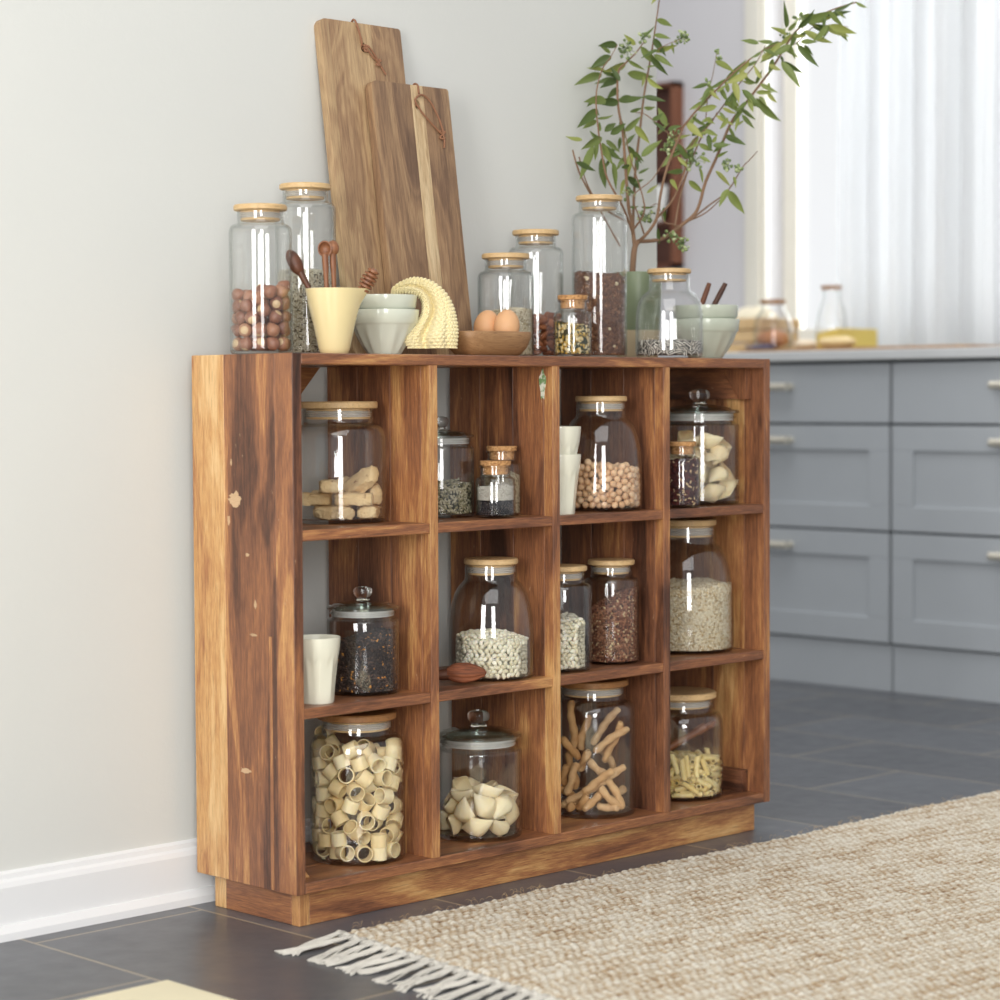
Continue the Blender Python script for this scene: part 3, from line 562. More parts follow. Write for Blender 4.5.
  [-206,-629,420,795,-177,-26,580], [-205,-630,294,331,-710,-395,480], [-632,-198,606,255,101,-489,-828], [-353,-468,241,36,771,28,-635], [-634,-190,63,303,907,263,-125], [-175,-639,645,196,707,-511,449],
  [-635,-188,260,720,439,63,534], [-452,-365,236,540,-386,-746,-50], [-300,-509,349,545,-81,831,81], [-448,-361,63,271,55,-703,655], [-151,-647,63,282,-218,-871,-338], [-141,-650,765,305,-642,329,-622],
  [-385,-409,560,174,280,-285,-900], [-325,-464,63,168,-200,-964,-42], [-350,-435,763,73,-822,508,-247], [-513,-272,439,134,166,571,-793], [-277,-501,572,24,945,-165,281], [-323,-454,460,237,-688,-604,-324],
  [-105,-662,487,781,-364,120,-493], [-657,-119,756,177,945,219,-166], [-100,-662,361,935,-19,-324,-141], [-219,-540,721,444,186,-323,815], [-662,-105,512,734,-376,556,-106], [-257,-496,164,342,578,622,-401],
  [-662,-99,386,903,18,-128,-410], [-662,-96,143,752,118,-504,409], [-517,-231,262,253,-507,-249,785], [-74,-662,218,217,462,-661,550], [-662,-80,636,276,196,-930,142], [-662,-65,265,159,162,-119,967],
  [-189,-527,63,624,164,81,760], [-365,-351,670,599,-169,-569,-537], [-443,-274,779,205,-352,5,913], [-36,-662,696,185,819,262,475], [-32,-662,99,606,-58,-717,338], [-524,-178,784,9,-259,-741,619],
  [-551,-146,176,163,943,-277,-91], [-146,-541,512,848,-228,-162,450], [-121,-554,175,473,228,-819,-232], [-555,-127,446,510,-208,-353,-756], [-68,-601,591,759,-388,425,-305], [-106,-551,301,290,-110,-832,459],
  [-556,-109,318,159,-682,389,598], [10,-662,422,905,-287,54,309], [-238,-416,709,297,647,-449,-540], [-662,1,63,58,-288,-845,-447], [-94,-550,703,568,-438,-696,33], [-662,7,727,38,369,-164,914],
  [-549,-99,689,315,484,95,811], [-662,15,553,291,-151,-855,-402], [-662,23,355,824,-89,-514,221], [42,-662,597,745,-230,408,474], [-321,-305,778,937,235,7,-258], [-63,-557,420,542,-628,-471,-300],
  [3,-614,306,598,729,-262,-207], [-368,-227,689,513,-769,379,26], [-588,-6,453,256,935,-245,-31], [-662,73,239,488,-362,794,-11], [-588,3,165,654,-14,399,643], [93,-662,116,802,-32,323,502],
  [29,-598,783,469,-523,-695,156], [20,-586,185,149,189,-775,-585], [101,-662,244,746,-415,493,165], [105,-662,705,740,-368,-546,139], [-662,97,457,322,-383,-321,804], [-118,-434,745,171,-714,671,105],
  [24,-572,510,748,242,425,-449], [114,-659,493,649,443,414,460], [-662,102,644,130,244,-168,946], [-571,15,641,266,-228,-935,-54], [-430,-122,722,554,227,740,-306], [123,-656,368,185,-650,311,-668],
  [-659,114,120,627,213,359,-657], [25,-557,664,289,282,556,726], [-250,-284,676,63,303,-949,-57], [-643,126,766,231,-765,600,-35], [-176,-324,770,491,-557,-324,-587], [-41,-451,647,94,-285,576,-760],
  [-648,148,340,137,801,-407,417], [-556,69,63,884,214,-410,59], [-495,18,741,164,-32,609,-775], [-560,87,536,427,666,610,-30], [178,-625,596,645,145,116,741], [-265,-185,753,337,-759,-544,118],
  [25,-468,753,675,614,120,-391], [-635,187,555,579,-799,-106,-124], [205,-630,180,294,585,-542,527], [-633,195,225,239,789,-225,520], [182,-590,63,403,212,-812,365], [-540,125,694,478,843,205,139],
  [148,-548,267,373,-663,-540,361], [-626,217,681,457,-43,-868,189], [145,-538,511,370,-542,600,458], [158,-548,714,63,63,-197,976], [-623,220,63,442,-652,438,434], [235,-620,323,126,917,347,154],
  [-586,195,439,78,769,-513,374], [-131,-244,683,65,-449,-518,725], [-40,-332,689,900,-218,-165,340], [-344,-34,692,615,726,129,-279], [-540,164,145,240,-428,-167,-855], [264,-610,687,783,490,-382,-16],
  [265,-610,445,785,427,-152,422], [187,-526,392,465,-345,524,-625], [-607,275,318,966,164,172,106], [122,-432,681,651,275,408,578], [298,-599,566,319,502,-411,-691], [-524,212,784,576,691,298,-320],
  [-341,34,798,755,-244,-603,80], [-524,215,607,500,60,-585,-636], [-139,-160,777,190,808,-122,544], [-234,-63,747,34,555,789,-263], [213,-501,610,399,564,-72,-720], [-599,298,159,387,-233,-865,-219],
  [64,-348,758,668,506,-398,374], [-403,110,719,61,566,-740,-359], [315,-590,230,988,152,9,9], [-596,306,558,1,-965,-64,-254], [260,-524,138,67,-584,87,804], [-34,-231,764,730,99,676,13],
  [-590,314,753,565,575,-512,-296], [-514,242,240,40,-463,859,216], [-585,321,433,349,-631,687,94], [260,-496,295,625,-276,-686,249], [-501,251,63,468,-298,-551,-623], [345,-567,355,520,-690,187,467],
  [354,-561,63,85,5,-910,-406], [294,-489,706,704,-219,-26,-675], [37,-232,658,764,642,-62,21], [371,-549,477,302,-44,466,-831], [-248,59,717,121,495,831,223], [-553,365,63,193,-15,858,-476],
  [-470,285,697,683,55,446,576], [-551,368,252,947,-159,-85,265], [-546,375,652,240,546,19,-803], [226,-378,635,22,-624,-308,718], [146,-290,682,815,420,284,-280], [-380,226,762,459,518,-606,-393],
  [-134,-10,691,881,468,-26,-62], [-477,330,158,532,530,-235,-617], [-462,320,463,72,-622,320,-712], [324,-445,592,189,177,280,924], [405,-524,172,202,-962,94,-161], [-69,-56,789,401,878,-261,3],
  [4,-123,712,115,23,357,-927], [-294,172,687,669,552,-492,76], [-523,406,532,659,-737,-40,-144], [-450,349,325,580,366,-711,155], [-512,421,407,41,608,-97,787], [434,-503,293,582,-34,190,-790],
  [435,-503,575,528,-1,-37,849], [-234,156,796,580,-56,635,-508], [368,-423,476,280,531,-647,469], [119,-171,731,844,-20,-446,296], [-496,443,745,211,706,-137,662], [456,-487,63,626,430,649,-35],
  [460,-484,415,828,293,469,92], [382,-399,696,251,-869,-221,-366], [-432,400,63,36,-531,-182,-827], [-487,456,161,836,57,-478,-265], [-85,69,776,568,-365,-733,-86], [-480,466,287,395,752,-526,49],
  [-380,373,699,361,-203,-840,351], [2,2,690,214,-331,721,570], [-147,152,705,672,-496,78,-545], [-474,474,625,421,-25,-905,-52], [411,-389,128,148,-455,876,-58], [313,-294,601,115,49,-703,700],
  [259,-238,705,339,-926,145,82], [-283,303,738,724,17,53,-688], [430,-377,582,84,-272,789,-544], [-441,498,506,461,613,-226,-600], [-389,448,403,984,-18,146,-103], [145,-67,664,50,452,-795,-401],
  [-360,433,590,428,821,274,-261], [452,-357,408,393,449,191,780], [518,-414,191,208,-373,-32,-904], [519,-412,317,232,60,502,-831], [519,-412,500,393,799,-150,430], [380,-274,706,545,-392,-728,-138],
  [-418,515,812,391,-765,73,-506], [-160,275,730,320,-336,672,578], [530,-397,655,642,125,-58,754], [-406,523,67,98,14,724,682], [111,19,750,222,879,281,315], [249,-110,720,493,-377,-30,-783],
  [536,-389,63,2,536,-750,389], [-25,169,730,384,214,-883,-164], [-392,534,192,532,-460,350,619], [-211,357,649,283,361,-250,853], [-80,234,638,40,-728,471,-496], [-387,537,692,735,479,-458,144],
  [-383,540,317,247,-527,159,-798], [396,-198,607,795,561,106,204], [486,-280,639,445,-288,544,650], [506,-288,515,180,833,482,204], [-354,561,572,500,458,452,579], [-271,487,686,886,293,328,-145],
  [522,-290,170,32,207,-209,-955], [92,134,699,1,-430,119,-895], [175,54,648,435,-833,-221,262], [372,-137,714,522,482,659,247], [575,-334,398,675,-73,37,733], [-270,505,266,186,934,-304,-6],
  [-178,429,747,97,615,-750,222], [-36,294,740,186,-61,-375,-906], [588,-316,274,505,521,686,55], [276,14,716,472,79,772,-419], [-88,379,662,633,451,-422,467], [-304,597,63,211,578,-126,778],
  [-299,599,466,98,384,817,-419], [604,-285,594,635,-248,-517,517], [534,-216,379,382,432,547,-607], [604,-283,63,846,-251,-436,-175], [-288,603,734,530,823,165,122], [-286,603,188,659,146,-723,-151],
  [-278,606,342,711,594,-326,187], [217,121,746,405,751,506,-124], [470,-101,643,196,619,-173,-741], [-249,615,615,36,652,679,335], [-153,528,634,980,-20,-63,189], [116,273,753,769,278,562,124],
  [572,-174,647,690,36,293,-661], [185,213,667,336,-282,-658,612], [37,377,678,101,512,-428,738], [-76,502,730,770,528,314,-174], [345,98,653,53,-746,-533,396], [438,18,620,329,-75,-497,-799],
  [-160,640,700,887,64,302,342], [97,393,788,208,-295,-933,13], [342,173,753,278,685,671,51], [564,-37,698,431,-532,277,674], [460,83,726,333,431,692,475], [319,226,641,469,311,-826,-23],
  [50,494,729,439,-491,521,-543], [223,324,712,66,553,-814,-165], [-50,599,654,257,559,565,-549], [157,428,682,111,175,881,-426], [662,-43,619,388,-552,-493,550], [547,82,635,286,-615,-732,67],
  [300,348,616,571,-348,287,685], [7,662,561,129,68,778,611], [422,258,706,358,347,767,403], [662,65,684,742,-81,-664,-41], [59,662,676,482,529,-401,-571], [250,511,662,346,404,600,-597],
  [426,356,626,261,895,15,361], [541,248,647,373,896,-239,39], [352,434,692,664,223,-687,-190], [146,649,585,626,-731,228,145], [640,174,624,574,8,630,-522], [211,627,691,464,-466,716,-234],
  [606,278,543,698,313,-589,-261], [275,607,584,385,506,772,7], [550,369,611,97,-553,-453,-693], [368,551,647,878,358,317,16], [477,470,588,4,361,930,-70],
 ],
}

# ================================================================ loose contents
def decode(rows):     # x, y, z in tenths of a millimetre, quaternion in thousandths
    return [(Vector(r[:3])*1e-4, Quaternion([v*1e-3 for v in r[3:]]).normalized()) for r in rows]
BV = Vector((-.70, -.714, 0)).normalized()     # horizontally towards the room
def ico(sub, fn):
    bm = bmesh.new(); bmesh.ops.create_icosphere(bm, subdivisions=sub, radius=1)
    for v in bm.verts: v.co = Vector(fn(v.co.copy()))
    return bm
def piece_mesh(name, bm, mat, sharp=None):
    b = MB(); bm.verts.index_update(); b.absorb(bm, seed=1); return b.mesh(name, mat, True, sharp)
def place_all(name, meshes, tfs, jarloc, floor, label, cat, group, sc=1.0, zrot=None):
    for k, (p, q) in enumerate(tfs):
        o = bpy.data.objects.new(name, meshes[k % len(meshes)]); COL.objects.link(o)
        o.location = Vector(jarloc)+p+Vector((0, 0, floor)); o.rotation_mode = 'QUATERNION'; o.rotation_quaternion = q
        if sc != 1: o.scale = (sc,)*3
        tag(o, label, cat, group)

# raw low pieces for uncountable stuff, scattered into ONE mesh
def lump(bm):
    bm.verts.ensure_lookup_table(); V = np.array([v.co[:] for v in bm.verts]); bm.faces.ensure_lookup_table()
    Fc = np.array([[v.index for v in f.verts] for f in bm.faces]); bm.free(); return V, Fc
def L_(sub, fn): bm = ico(sub, fn); bm.verts.index_update(); return lump(bm)
SHAPE = {
 'grain': L_(1, lambda c: (c.x*(1-.25*c.x*c.x), c.y*(1-.35*abs(c.x)), c.z)),
 'flake': L_(1, lambda c: (c.x, c.y, c.z+.5*c.x*c.x)),
 'rough': L_(1, lambda c: c*(1+.28*math.sin(c.x*5+1)*math.cos(c.y*6)+.18*math.sin(c.z*8))),
 'curl': L_(1, lambda c: (c.x, c.y*.9+.5*c.x*c.x, c.z+.6*math.sin(c.x*2.2))),
 'cube': L_(1, lambda c: tuple(max(-.62, min(.62, v))*1.5 for v in c)),
}
def stuff_fill(name, label, cat, loc, floor, R, hf, kinds, sp, mat, core_tone=.2, seed=1, thick=None, group=None, jit=.35, hole=0):
    """wall layer + top layer of small pieces over a core; hf(theta, r/R) = height of the heap; seen all round"""
    r_ = np.random.default_rng(seed); Vs, Fs, Ts = [], [], []; n0 = 0
    wsum = np.cumsum([k[2] for k in kinds]); wsum = wsum/wsum[-1]
    def put(c, n, t1):
        nonlocal n0
        k = kinds[int(np.searchsorted(wsum, r_.random()))]; V, Fc = SHAPE[k[0]]; dims = np.array(k[1])*(.8+.4*r_.random())
        n = n/np.linalg.norm(n); t1 = t1-n*(t1@n); t1 /= np.linalg.norm(t1); t2 = np.cross(n, t1)
        a = r_.uniform(0, 2*PI); u = t1*math.cos(a)+t2*math.sin(a); v = np.cross(n, u)
        tl = r_.uniform(-jit, jit); n2 = n*math.cos(tl)+u*math.sin(tl); u2 = np.cross(v, n2)
        W = (V*dims) @ np.array([u2, v, n2]) + c
        rr = np.hypot(W[:, 0], W[:, 1]); k_ = np.where(rr > R, R/np.maximum(rr, 1e-9), 1); W[:, 0] *= k_; W[:, 1] *= k_; W[:, 2] = np.maximum(W[:, 2], 0)
        Vs.append(W); Fs.append(Fc+n0); Ts.append(np.full(len(V), k[3]+r_.uniform(-.06, .06))); n0 += len(V)
    md = np.mean([min(k[1]) for k in kinds]); th = thick or md
    for layer in (0, 1):
        rad = R-th*(1.0+layer*1.6); n = max(6, int(2*PI*rad/sp))
        z = sp*.45; row = 0
        while z < R*9:
            done = True
            for k in range(n):
                a = 2*PI*(k+.5*(row % 2)+r_.uniform(-.3, .3))/n
                if z+r_.uniform(-.3, .3)*sp > hf(a, 1): continue
                done = False
                c = np.array([rad*math.cos(a), rad*math.sin(a), z+r_.uniform(-.25, .25)*sp]); put(c, np.array([math.cos(a), math.sin(a), .001]), np.array([0, 0, 1.]))
            if done: break
            z += sp*.8; row += 1
    g = np.arange(-R, R+sp, sp*.8)
    for x in g:
        for y in g:
            x_, y_ = x+r_.uniform(-.4, .4)*sp, y+r_.uniform(-.4, .4)*sp; q = math.hypot(x_, y_)
            if q > R-sp*.5: continue
            put(np.array([x_, y_, hf(math.atan2(y_, x_), q/R)-sp*.15+r_.uniform(-.3, .3)*sp]), np.array([0, 0, 1.]), np.array([1., 0, 0]))
    # core
    n = 40; rc = R-th*2.4; cv = [(0, 0, 0)]; cf = []
    for i in range(5):
        for k in range(n):
            a = 2*PI*k/n; f = [(1, 0), (1, .5), (1, 1), (.6, 1), (.25, 1)][i]; h = max(.001, hf(a, f[0])-sp*.7)
            cv.append((rc*f[0]*math.cos(a), rc*f[0]*math.sin(a), h*f[1]))
    cv.append((0, 0, max(.001, hf(0, 0)-sp*.7)))
    me = bpy.data.meshes.new(name)
    for k in range(n): cf.append((0, 1+(k+1) % n, 1+k)); cf.append((1+4*n+k, 1+4*n+(k+1) % n, len(cv)-1))
    for i in range(4):
        for k in range(n):
            A, B, C_, D = 1+i*n+k, 1+i*n+(k+1) % n, 1+(i+1)*n+(k+1) % n, 1+(i+1)*n+k; cf += [(A, B, C_), (A, C_, D)]
    Vs.append(np.array(cv)); Fs.append(np.array(cf)+n0); Ts.append(np.full(len(cv), core_tone))
    V = np.concatenate(Vs); Fc = np.concatenate(Fs).astype('i')
    me.vertices.add(len(V)); me.vertices.foreach_set('co', V.astype('f').ravel()); me.loops.add(len(Fc)*3); me.loops.foreach_set('vertex_index', Fc.ravel())
    me.polygons.add(len(Fc)); me.polygons.foreach_set('loop_start', np.arange(0, len(Fc)*3, 3, dtype='i')); me.polygons.foreach_set('use_smooth', [True]*len(Fc))
    me.attributes.new('tone', 'FLOAT', 'POINT').data.foreach_set('value', np.concatenate(Ts).astype('f')); me.update(calc_edges=True)
    me.materials.append(mat); o = bpy.data.objects.new(name, me); COL.objects.link(o); o.location = Vector(loc)+Vector((0, 0, floor))
    return tag(o, label, cat, group, 'stuff')
def tone_mat(name, stops, rough=.7, interp='LINEAR', fleck=None):
    m = NT(name); t = m.attr('tone').outputs['Fac']; c = m.ramp(t, stops, interp)
    n = m.noise(m.coord(), 700, 2); c = m.mix(m.math('MULTIPLY', n, .35), c, (.02, .015, .01, 1), 'MULTIPLY') if not fleck else m.mix(m.math('GREATER_THAN', n, fleck[0]), c, fleck[1])
    m.base(c); m.set(Roughness=rough); return m.mat
def rnd_mat(name, stops, rough=.6, bump=None, extra=None, sss=0):
    """colour varies from one piece to the next"""
    m = NT(name); oi = m.new('ShaderNodeObjectInfo'); n = m.noise(m.coord(), 160, 2)
    f = m.math('ADD', oi.outputs['Random'], m.math('MULTIPLY', m.math('SUBTRACT', n, .5), .5), clamp=True); c = m.ramp(f, stops)
    if extra: c = extra(m, c)
    m.base(c); m.set(Roughness=rough)
    if bump: m.bump(m.noise(m.coord(), bump[0], 3), bump[1], bump[2])
    if sss: m.b.inputs['Subsurface Weight'].default_value = sss; m.b.inputs['Subsurface Radius'].default_value = (.006, .004, .002); m.b.inputs['Subsurface Scale'].default_value = .5
    return m.mat
def heap(h0, tilt=0, az=0, mound=0, wob=.003, sd=0):
    return lambda a, q: max(.004, h0+tilt*q*math.cos(a-az)+mound*(1-q*q)+wob*math.sin(3*a+sd)*q+wob*.6*math.sin(7*a+2*sd)*q)

PZ = .075   # top of the bottom board
L = {k: Vector(v) for k, v in dict(
 hazel=(.056, .148, HT), seedtall=(.200, .206, HT), grain=(.646, .172, HT), almond=(.758, .205, HT), tea=(.706, .06, HT), granola=(.847, .125, HT), sunfl=(.983, .07, HT),
 biscotti=(.209, .135, S1), glass1=(.444, .135, S1), corkF=(.488, .04, S1), corkB=(.548, .085, S1), chick=(.805, .082, S1), corktea=(.980, .036, S1), glass2=(1.100, .094, S1),
 glassT=(.218, .085, S2), beans=(.513, .078, S2), bean2=(.678, .060, S2), gran2=(.829, .080, S2), oats=(1.080, .112, S2),
 rings=(.212, .096, PZ), shells=(.492, .09, PZ), sticks=(.798, .1, PZ), penne=(1.052, .1, PZ)).items()}
for v in L.values(): v.z += .0004

# ---- jars on top of the unit
jar('tall', L['hazel'], 'leftmost jar on top of the shelf, clear glass with pale wood lid, holding hazelnuts', s=.245)
jar('tall', L['seedtall'], 'tall glass jar half full of striped seeds behind the hazelnut jar', s=.292)
jar('tall', L['grain'], 'clear glass jar of pale grain standing behind the brown eggs', s=.190)
jar('tall', L['almond'], 'glass jar of almonds behind the grain jar on top of the shelf', s=.240)
jar('cork', L['tea'], 'small corked glass jar of green tea blend on top of the shelf', s=.112)
jar('tall', L['granola'], 'tallest glass jar on top, filled with chocolate granola, beside the green plant pot', s=.304)
jar('low', L['sunfl'], 'squat wide glass jar of striped sunflower seeds in front of the plant pot', s=.170)
# ---- jars in the cubbyholes
jar('big', L['biscotti'], 'wide glass jar of almond biscuits in the top left cubbyhole', s=.205)
jar('glasslid', L['glass1'], 'knob-lidded glass jar of mixed seeds beside the two corked jars in the top row', s=.79)
jar('cork', L['corkF'], 'short corked jar of pepper and salt, in front of a taller corked jar', s=.100)
jar('cork', L['corkB'], 'taller corked jar of pale seeds behind the short corked jar in the top row', s=.124)
jar('shoulder', L['chick'], 'round-shouldered glass jar of chickpeas in the top row beside the stacked cups', s=1.0)
jar('cork', L['corktea'], 'corked glass jar of red fruit tea in the top right cubbyhole', s=.125)
jar('glasslid', L['glass2'], 'glass jar with knob lid holding large pasta shells in the top right cubbyhole', s=1.0)
jar('glasslid', L['glassT'], 'glass jar with knob lid filled with black tea in the middle row', s=.80)
jar('shoulder', L['beans'], 'round-shouldered glass jar of white beans behind the cacao pod scoop', s=1.0)
jar('tall', L['bean2'], 'narrow glass jar of white beans in the third cubbyhole of the middle row', s=.191)
jar('tall', L['gran2'], 'narrow glass jar of brown muesli beside the narrow jar of white beans', s=.193)
jar('shoulder', L['oats'], 'large round-shouldered glass jar of rolled oats in the middle row at right', s=1.215)
jar('big', L['rings'], 'large glass jar full of pasta rings in the bottom left cubbyhole', s=.250)
jar('glasslid', L['shells'], 'large glass jar with knob lid holding pasta shells in the bottom row', s=1.0)
jar('big', L['sticks'], 'large glass jar of twisted breadsticks in the bottom row', s=.252)
jar('big', L['penne'], 'glass jar of short tube pasta with a scoop inside, bottom right cubbyhole', s=.205)

# ---- hazelnuts
def hz(c):
    t = max(0, c.z); return (c.x*.0118*(1-.12*t), c.y*.0118*(1-.12*t), c.z*.0113+(.0026*t**6))
def hzx(m, c):
    s = m.new('ShaderNodeSeparateXYZ'); m.link(m.coord(), s.inputs[0]); k = m.math('GREATER_THAN', m.math('MULTIPLY', s.outputs[2], -1), .0092)
    st = m.noise(m.mapping(m.coord(), (300, 300, 20)), 1, 2)
    return m.mix(k, m.mix(m.math('MULTIPLY', st, .4), c, srgb(196, 140, 110)), srgb(206, 178, 136))
hm = [piece_mesh('hazelnut', ico(3, hz), rnd_mat('hazelnut_shell', [(0, srgb(96, 56, 42)), (.5, srgb(132, 84, 62)), (1, srgb(172, 126, 94))], .36, extra=hzx))]
place_all('hazelnut', hm, decode(DATA['hazel']), L['hazel'], .0052, 'brown hazelnut in the leftmost jar on top of the shelf', 'nut', 'hazelnuts in the jar')
# ---- almonds
am = [piece_mesh('almond', ico(3, lambda c: (c.x*.0132, c.y*.0080*(1-.35*c.x), c.z*.0052*(1-.25*c.x))), rnd_mat('almond_skin', [(0, srgb(120, 66, 38)), (1, srgb(172, 106, 66))], .65, (900, .5, .001)))]
place_all('almond', am, decode(DATA['almond']), L['almond'], .0052, 'brown almond in the jar behind the grain jar', 'nut', 'almonds in the jar')
# ---- chickpeas
cm = [piece_mesh('chickpea', ico(3, lambda c: Vector((c.x*.0066, c.y*.0064, c.z*.0062))*(1+.22*max(0, c.x)**5-.07*math.exp(-(c.y*4)**2)*(c.z > 0))), rnd_mat('chickpea_skin', [(0, srgb(200, 158, 118)), (.5, srgb(222, 184, 144)), (1, srgb(236, 204, 168))], .6, sss=.15))]
place_all('chickpea', cm, decode(DATA['chick']), L['chick'], .0060, 'beige chickpea in the round-shouldered jar of the top row', 'chickpea', 'chickpeas in the jar')
# ---- pasta rings
def ringbm(r, h, t, seg=28, rows=5, bend=0, ridge=0, cut=0):
    bm = bmesh.new(); R_ = []
    def rr(base, k): return base+ridge*(k % 2)
    prof = [(0, -h/2), (0, -h/4), (0, 0), (0, h/4), (0, h/2)][:rows]
    loops = [[(r, z) for _, z in prof], [(r-t, z) for _, z in prof[::-1]]]; pl = loops[0]+loops[1]
    for k in range(seg):
        a = 2*PI*k/seg; R_.append([bm.verts.new(((rr(q, k) if q == r else q)*math.cos(a)+bend*(z*z), q*math.sin(a), z+cut*math.cos(a)*z/h*r)) for q, z in pl])
    for k in range(seg):
        A, B = R_[k], R_[(k+1) % seg]
        for i in range(len(pl)): j = (i+1) % len(pl); bm.faces.new((A[i], B[i], B[j], A[j]))
    bmesh.ops.recalc_face_normals(bm, faces=bm.faces[:]); bm.verts.index_update(); return bm
pst = [(0, srgb(232, 208, 156)), (.5, srgb(242, 222, 174)), (1, srgb(248, 234, 196))]
rm = [piece_mesh('pasta_ring', ringbm(.0136, .0212, .0019), rnd_mat('pasta_ring_dough', pst, .55, (500, .3, .0006), sss=.2), .8)]
place_all('pasta_ring', rm, decode(DATA['rings']), L['rings'], .0068, 'pale yellow pasta ring in the large jar of the bottom left cubbyhole', 'pasta', 'pasta rings in the jar')
# ---- large shells
def shellbm(Lh, r, open_=4.6):
    bm = bmesh.new(); nu, nv = 22, 17; G = []
    for t in (0, .0015):
        P = []
        for j in range(nv):
            v = -1+2*j/(nv-1); rr = (r-t)*max(.02, (1-abs(v)**1.35))**.80
            row = []
            for i in range(nu):
                u = i/(nu-1); a = -open_/2+open_*u; k = 1-.30*max(0, u-.62)/.38-.05*math.cos(a*9)*.35
                lip = .30*max(0, .22-u)/.22*(1-.4*v*v)
                row.append(bm.verts.new((v*Lh*1.04+ (.005*abs(v)**3)*math.copysign(1, v), rr*(k+lip)*math.sin(a), rr*(k+lip)*.92*math.cos(a)-.35*r*abs(v)**3)))
            P.append(row)
        G.append(P)
    for t, P in enumerate(G):
        for j in range(nv-1):
            for i in range(nu-1):
                q = (P[j][i], P[j][i+1], P[j+1][i+1], P[j+1][i]); bm.faces.new(q if t else q[::-1])
    A, B = G
    for j in range(nv-1):
        bm.faces.new((A[j][0], A[j+1][0], B[j+1][0], B[j][0])); bm.faces.new((A[j][-1], B[j][-1], B[j+1][-1], A[j+1][-1]))
    for i in range(nu-1):
        bm.faces.new((A[0][i], B[0][i], B[0][i+1], A[0][i+1])); bm.faces.new((A[-1][i], A[-1][i+1], B[-1][i+1], B[-1][i]))
    bmesh.ops.recalc_face_normals(bm, faces=bm.faces[:]); bm.verts.index_update(); return bm
sm = rnd_mat('shell_pasta_dough', [(0, srgb(234, 210, 166)), (.5, srgb(243, 224, 182)), (1, srgb(247, 232, 196))], .5, sss=.25)
shm = [piece_mesh('pasta_shell', shellbm(.0285, .0205, 4.0), sm, 1.0), piece_mesh('pasta_shell', shellbm(.0295, .0195, 4.5), sm, 1.0), piece_mesh('pasta_shell', shellbm(.027, .0205, 3.6), sm, 1.0)]
place_all('pasta_shell', shm, decode(DATA['shellsA']), L['shells'], .0085, 'large pasta shell in the knob-lidded jar of the bottom row', 'pasta', 'pasta shells in the bottom row jar', .94)
place_all('pasta_shell', shm, decode(DATA['shellsB'])+[(p+Vector((-p.x*.15, -p.y*.15, .040)), q_) for p, q_ in decode(DATA['shellsA']) if p.z > .050][:7], L['glass2'], .0085, 'large pasta shell in the knob-lidded jar of the top right cubbyhole', 'pasta', 'pasta shells in the top row jar', .94)
# ---- short tubes
pm = [piece_mesh('pasta_tube', ringbm(.0052, .040, .0014, 14, 5, bend, .0004, .8), rnd_mat('tube_pasta_dough', [(0, srgb(226, 200, 128)), (1, srgb(242, 224, 166))], .5, sss=.2), .8) for bend in (2.2, 0, 5)]
place_all('pasta_tube', pm, decode(DATA['penne']), L['penne'], .0070, 'short yellow pasta tube in the bottom right cubbyhole jar', 'pasta', 'pasta tubes in the jar')
# ---- biscuits
def bisc(sd):
    bm = bmesh.new(); bmesh.ops.create_cube(bm, size=1); bmesh.ops.subdivide_edges(bm, edges=bm.edges[:], cuts=5, use_grid_fill=True); q = random.Random(sd)
    ph = [q.uniform(0, 6) for _ in range(6)]; ln = q.uniform(.85, 1.05)
    for v in bm.verts:
        c = v.co.copy(); n = Vector((abs(c.x*2)**4, abs(c.y*2)**4, abs(c.z*2)**4)); k = 1-.05*((n.x*n.y)+(n.y*n.z)+(n.x*n.z))
        w_ = 1+.07*math.sin(c.x*14+ph[0])*math.cos(c.y*11+ph[1])+.06*math.sin(c.z*17+ph[2]+c.x*9)+q.uniform(-.05, .05)
        v.co = Vector((c.x*.066*ln*k, c.y*.033*k*w_+.004*(c.z > .2)*math.cos(c.x*5), c.z*.0215*k*w_*(1-.3*(2*c.y)**2*(c.z > 0))))
    return bm
def bx_(m, c):
    co = m.coord(); v = m.noise(co, 70, 3, .6); k = m.math('GREATER_THAN', v, .66)
    return m.mix(m.math('MULTIPLY', k, .8), m.mix(m.math('MULTIPLY', m.noise(co, 35, 2), .7), c, srgb(224, 184, 122)), srgb(150, 92, 50))
bm_ = rnd_mat('biscuit_crumb', [(0, srgb(238, 212, 164)), (1, srgb(248, 230, 190))], .85, (210, .9, .004), extra=bx_)
place_all('almond_biscuit', [piece_mesh('almond_biscuit', bisc(k), bm_, 1.2) for k in range(4)], [t for t in decode(DATA['biscotti']) if t[0].z < .074], L['biscotti'], .0075, 'golden almond biscuit in the wide jar of the top left cubbyhole', 'biscuit', 'almond biscuits in the jar')

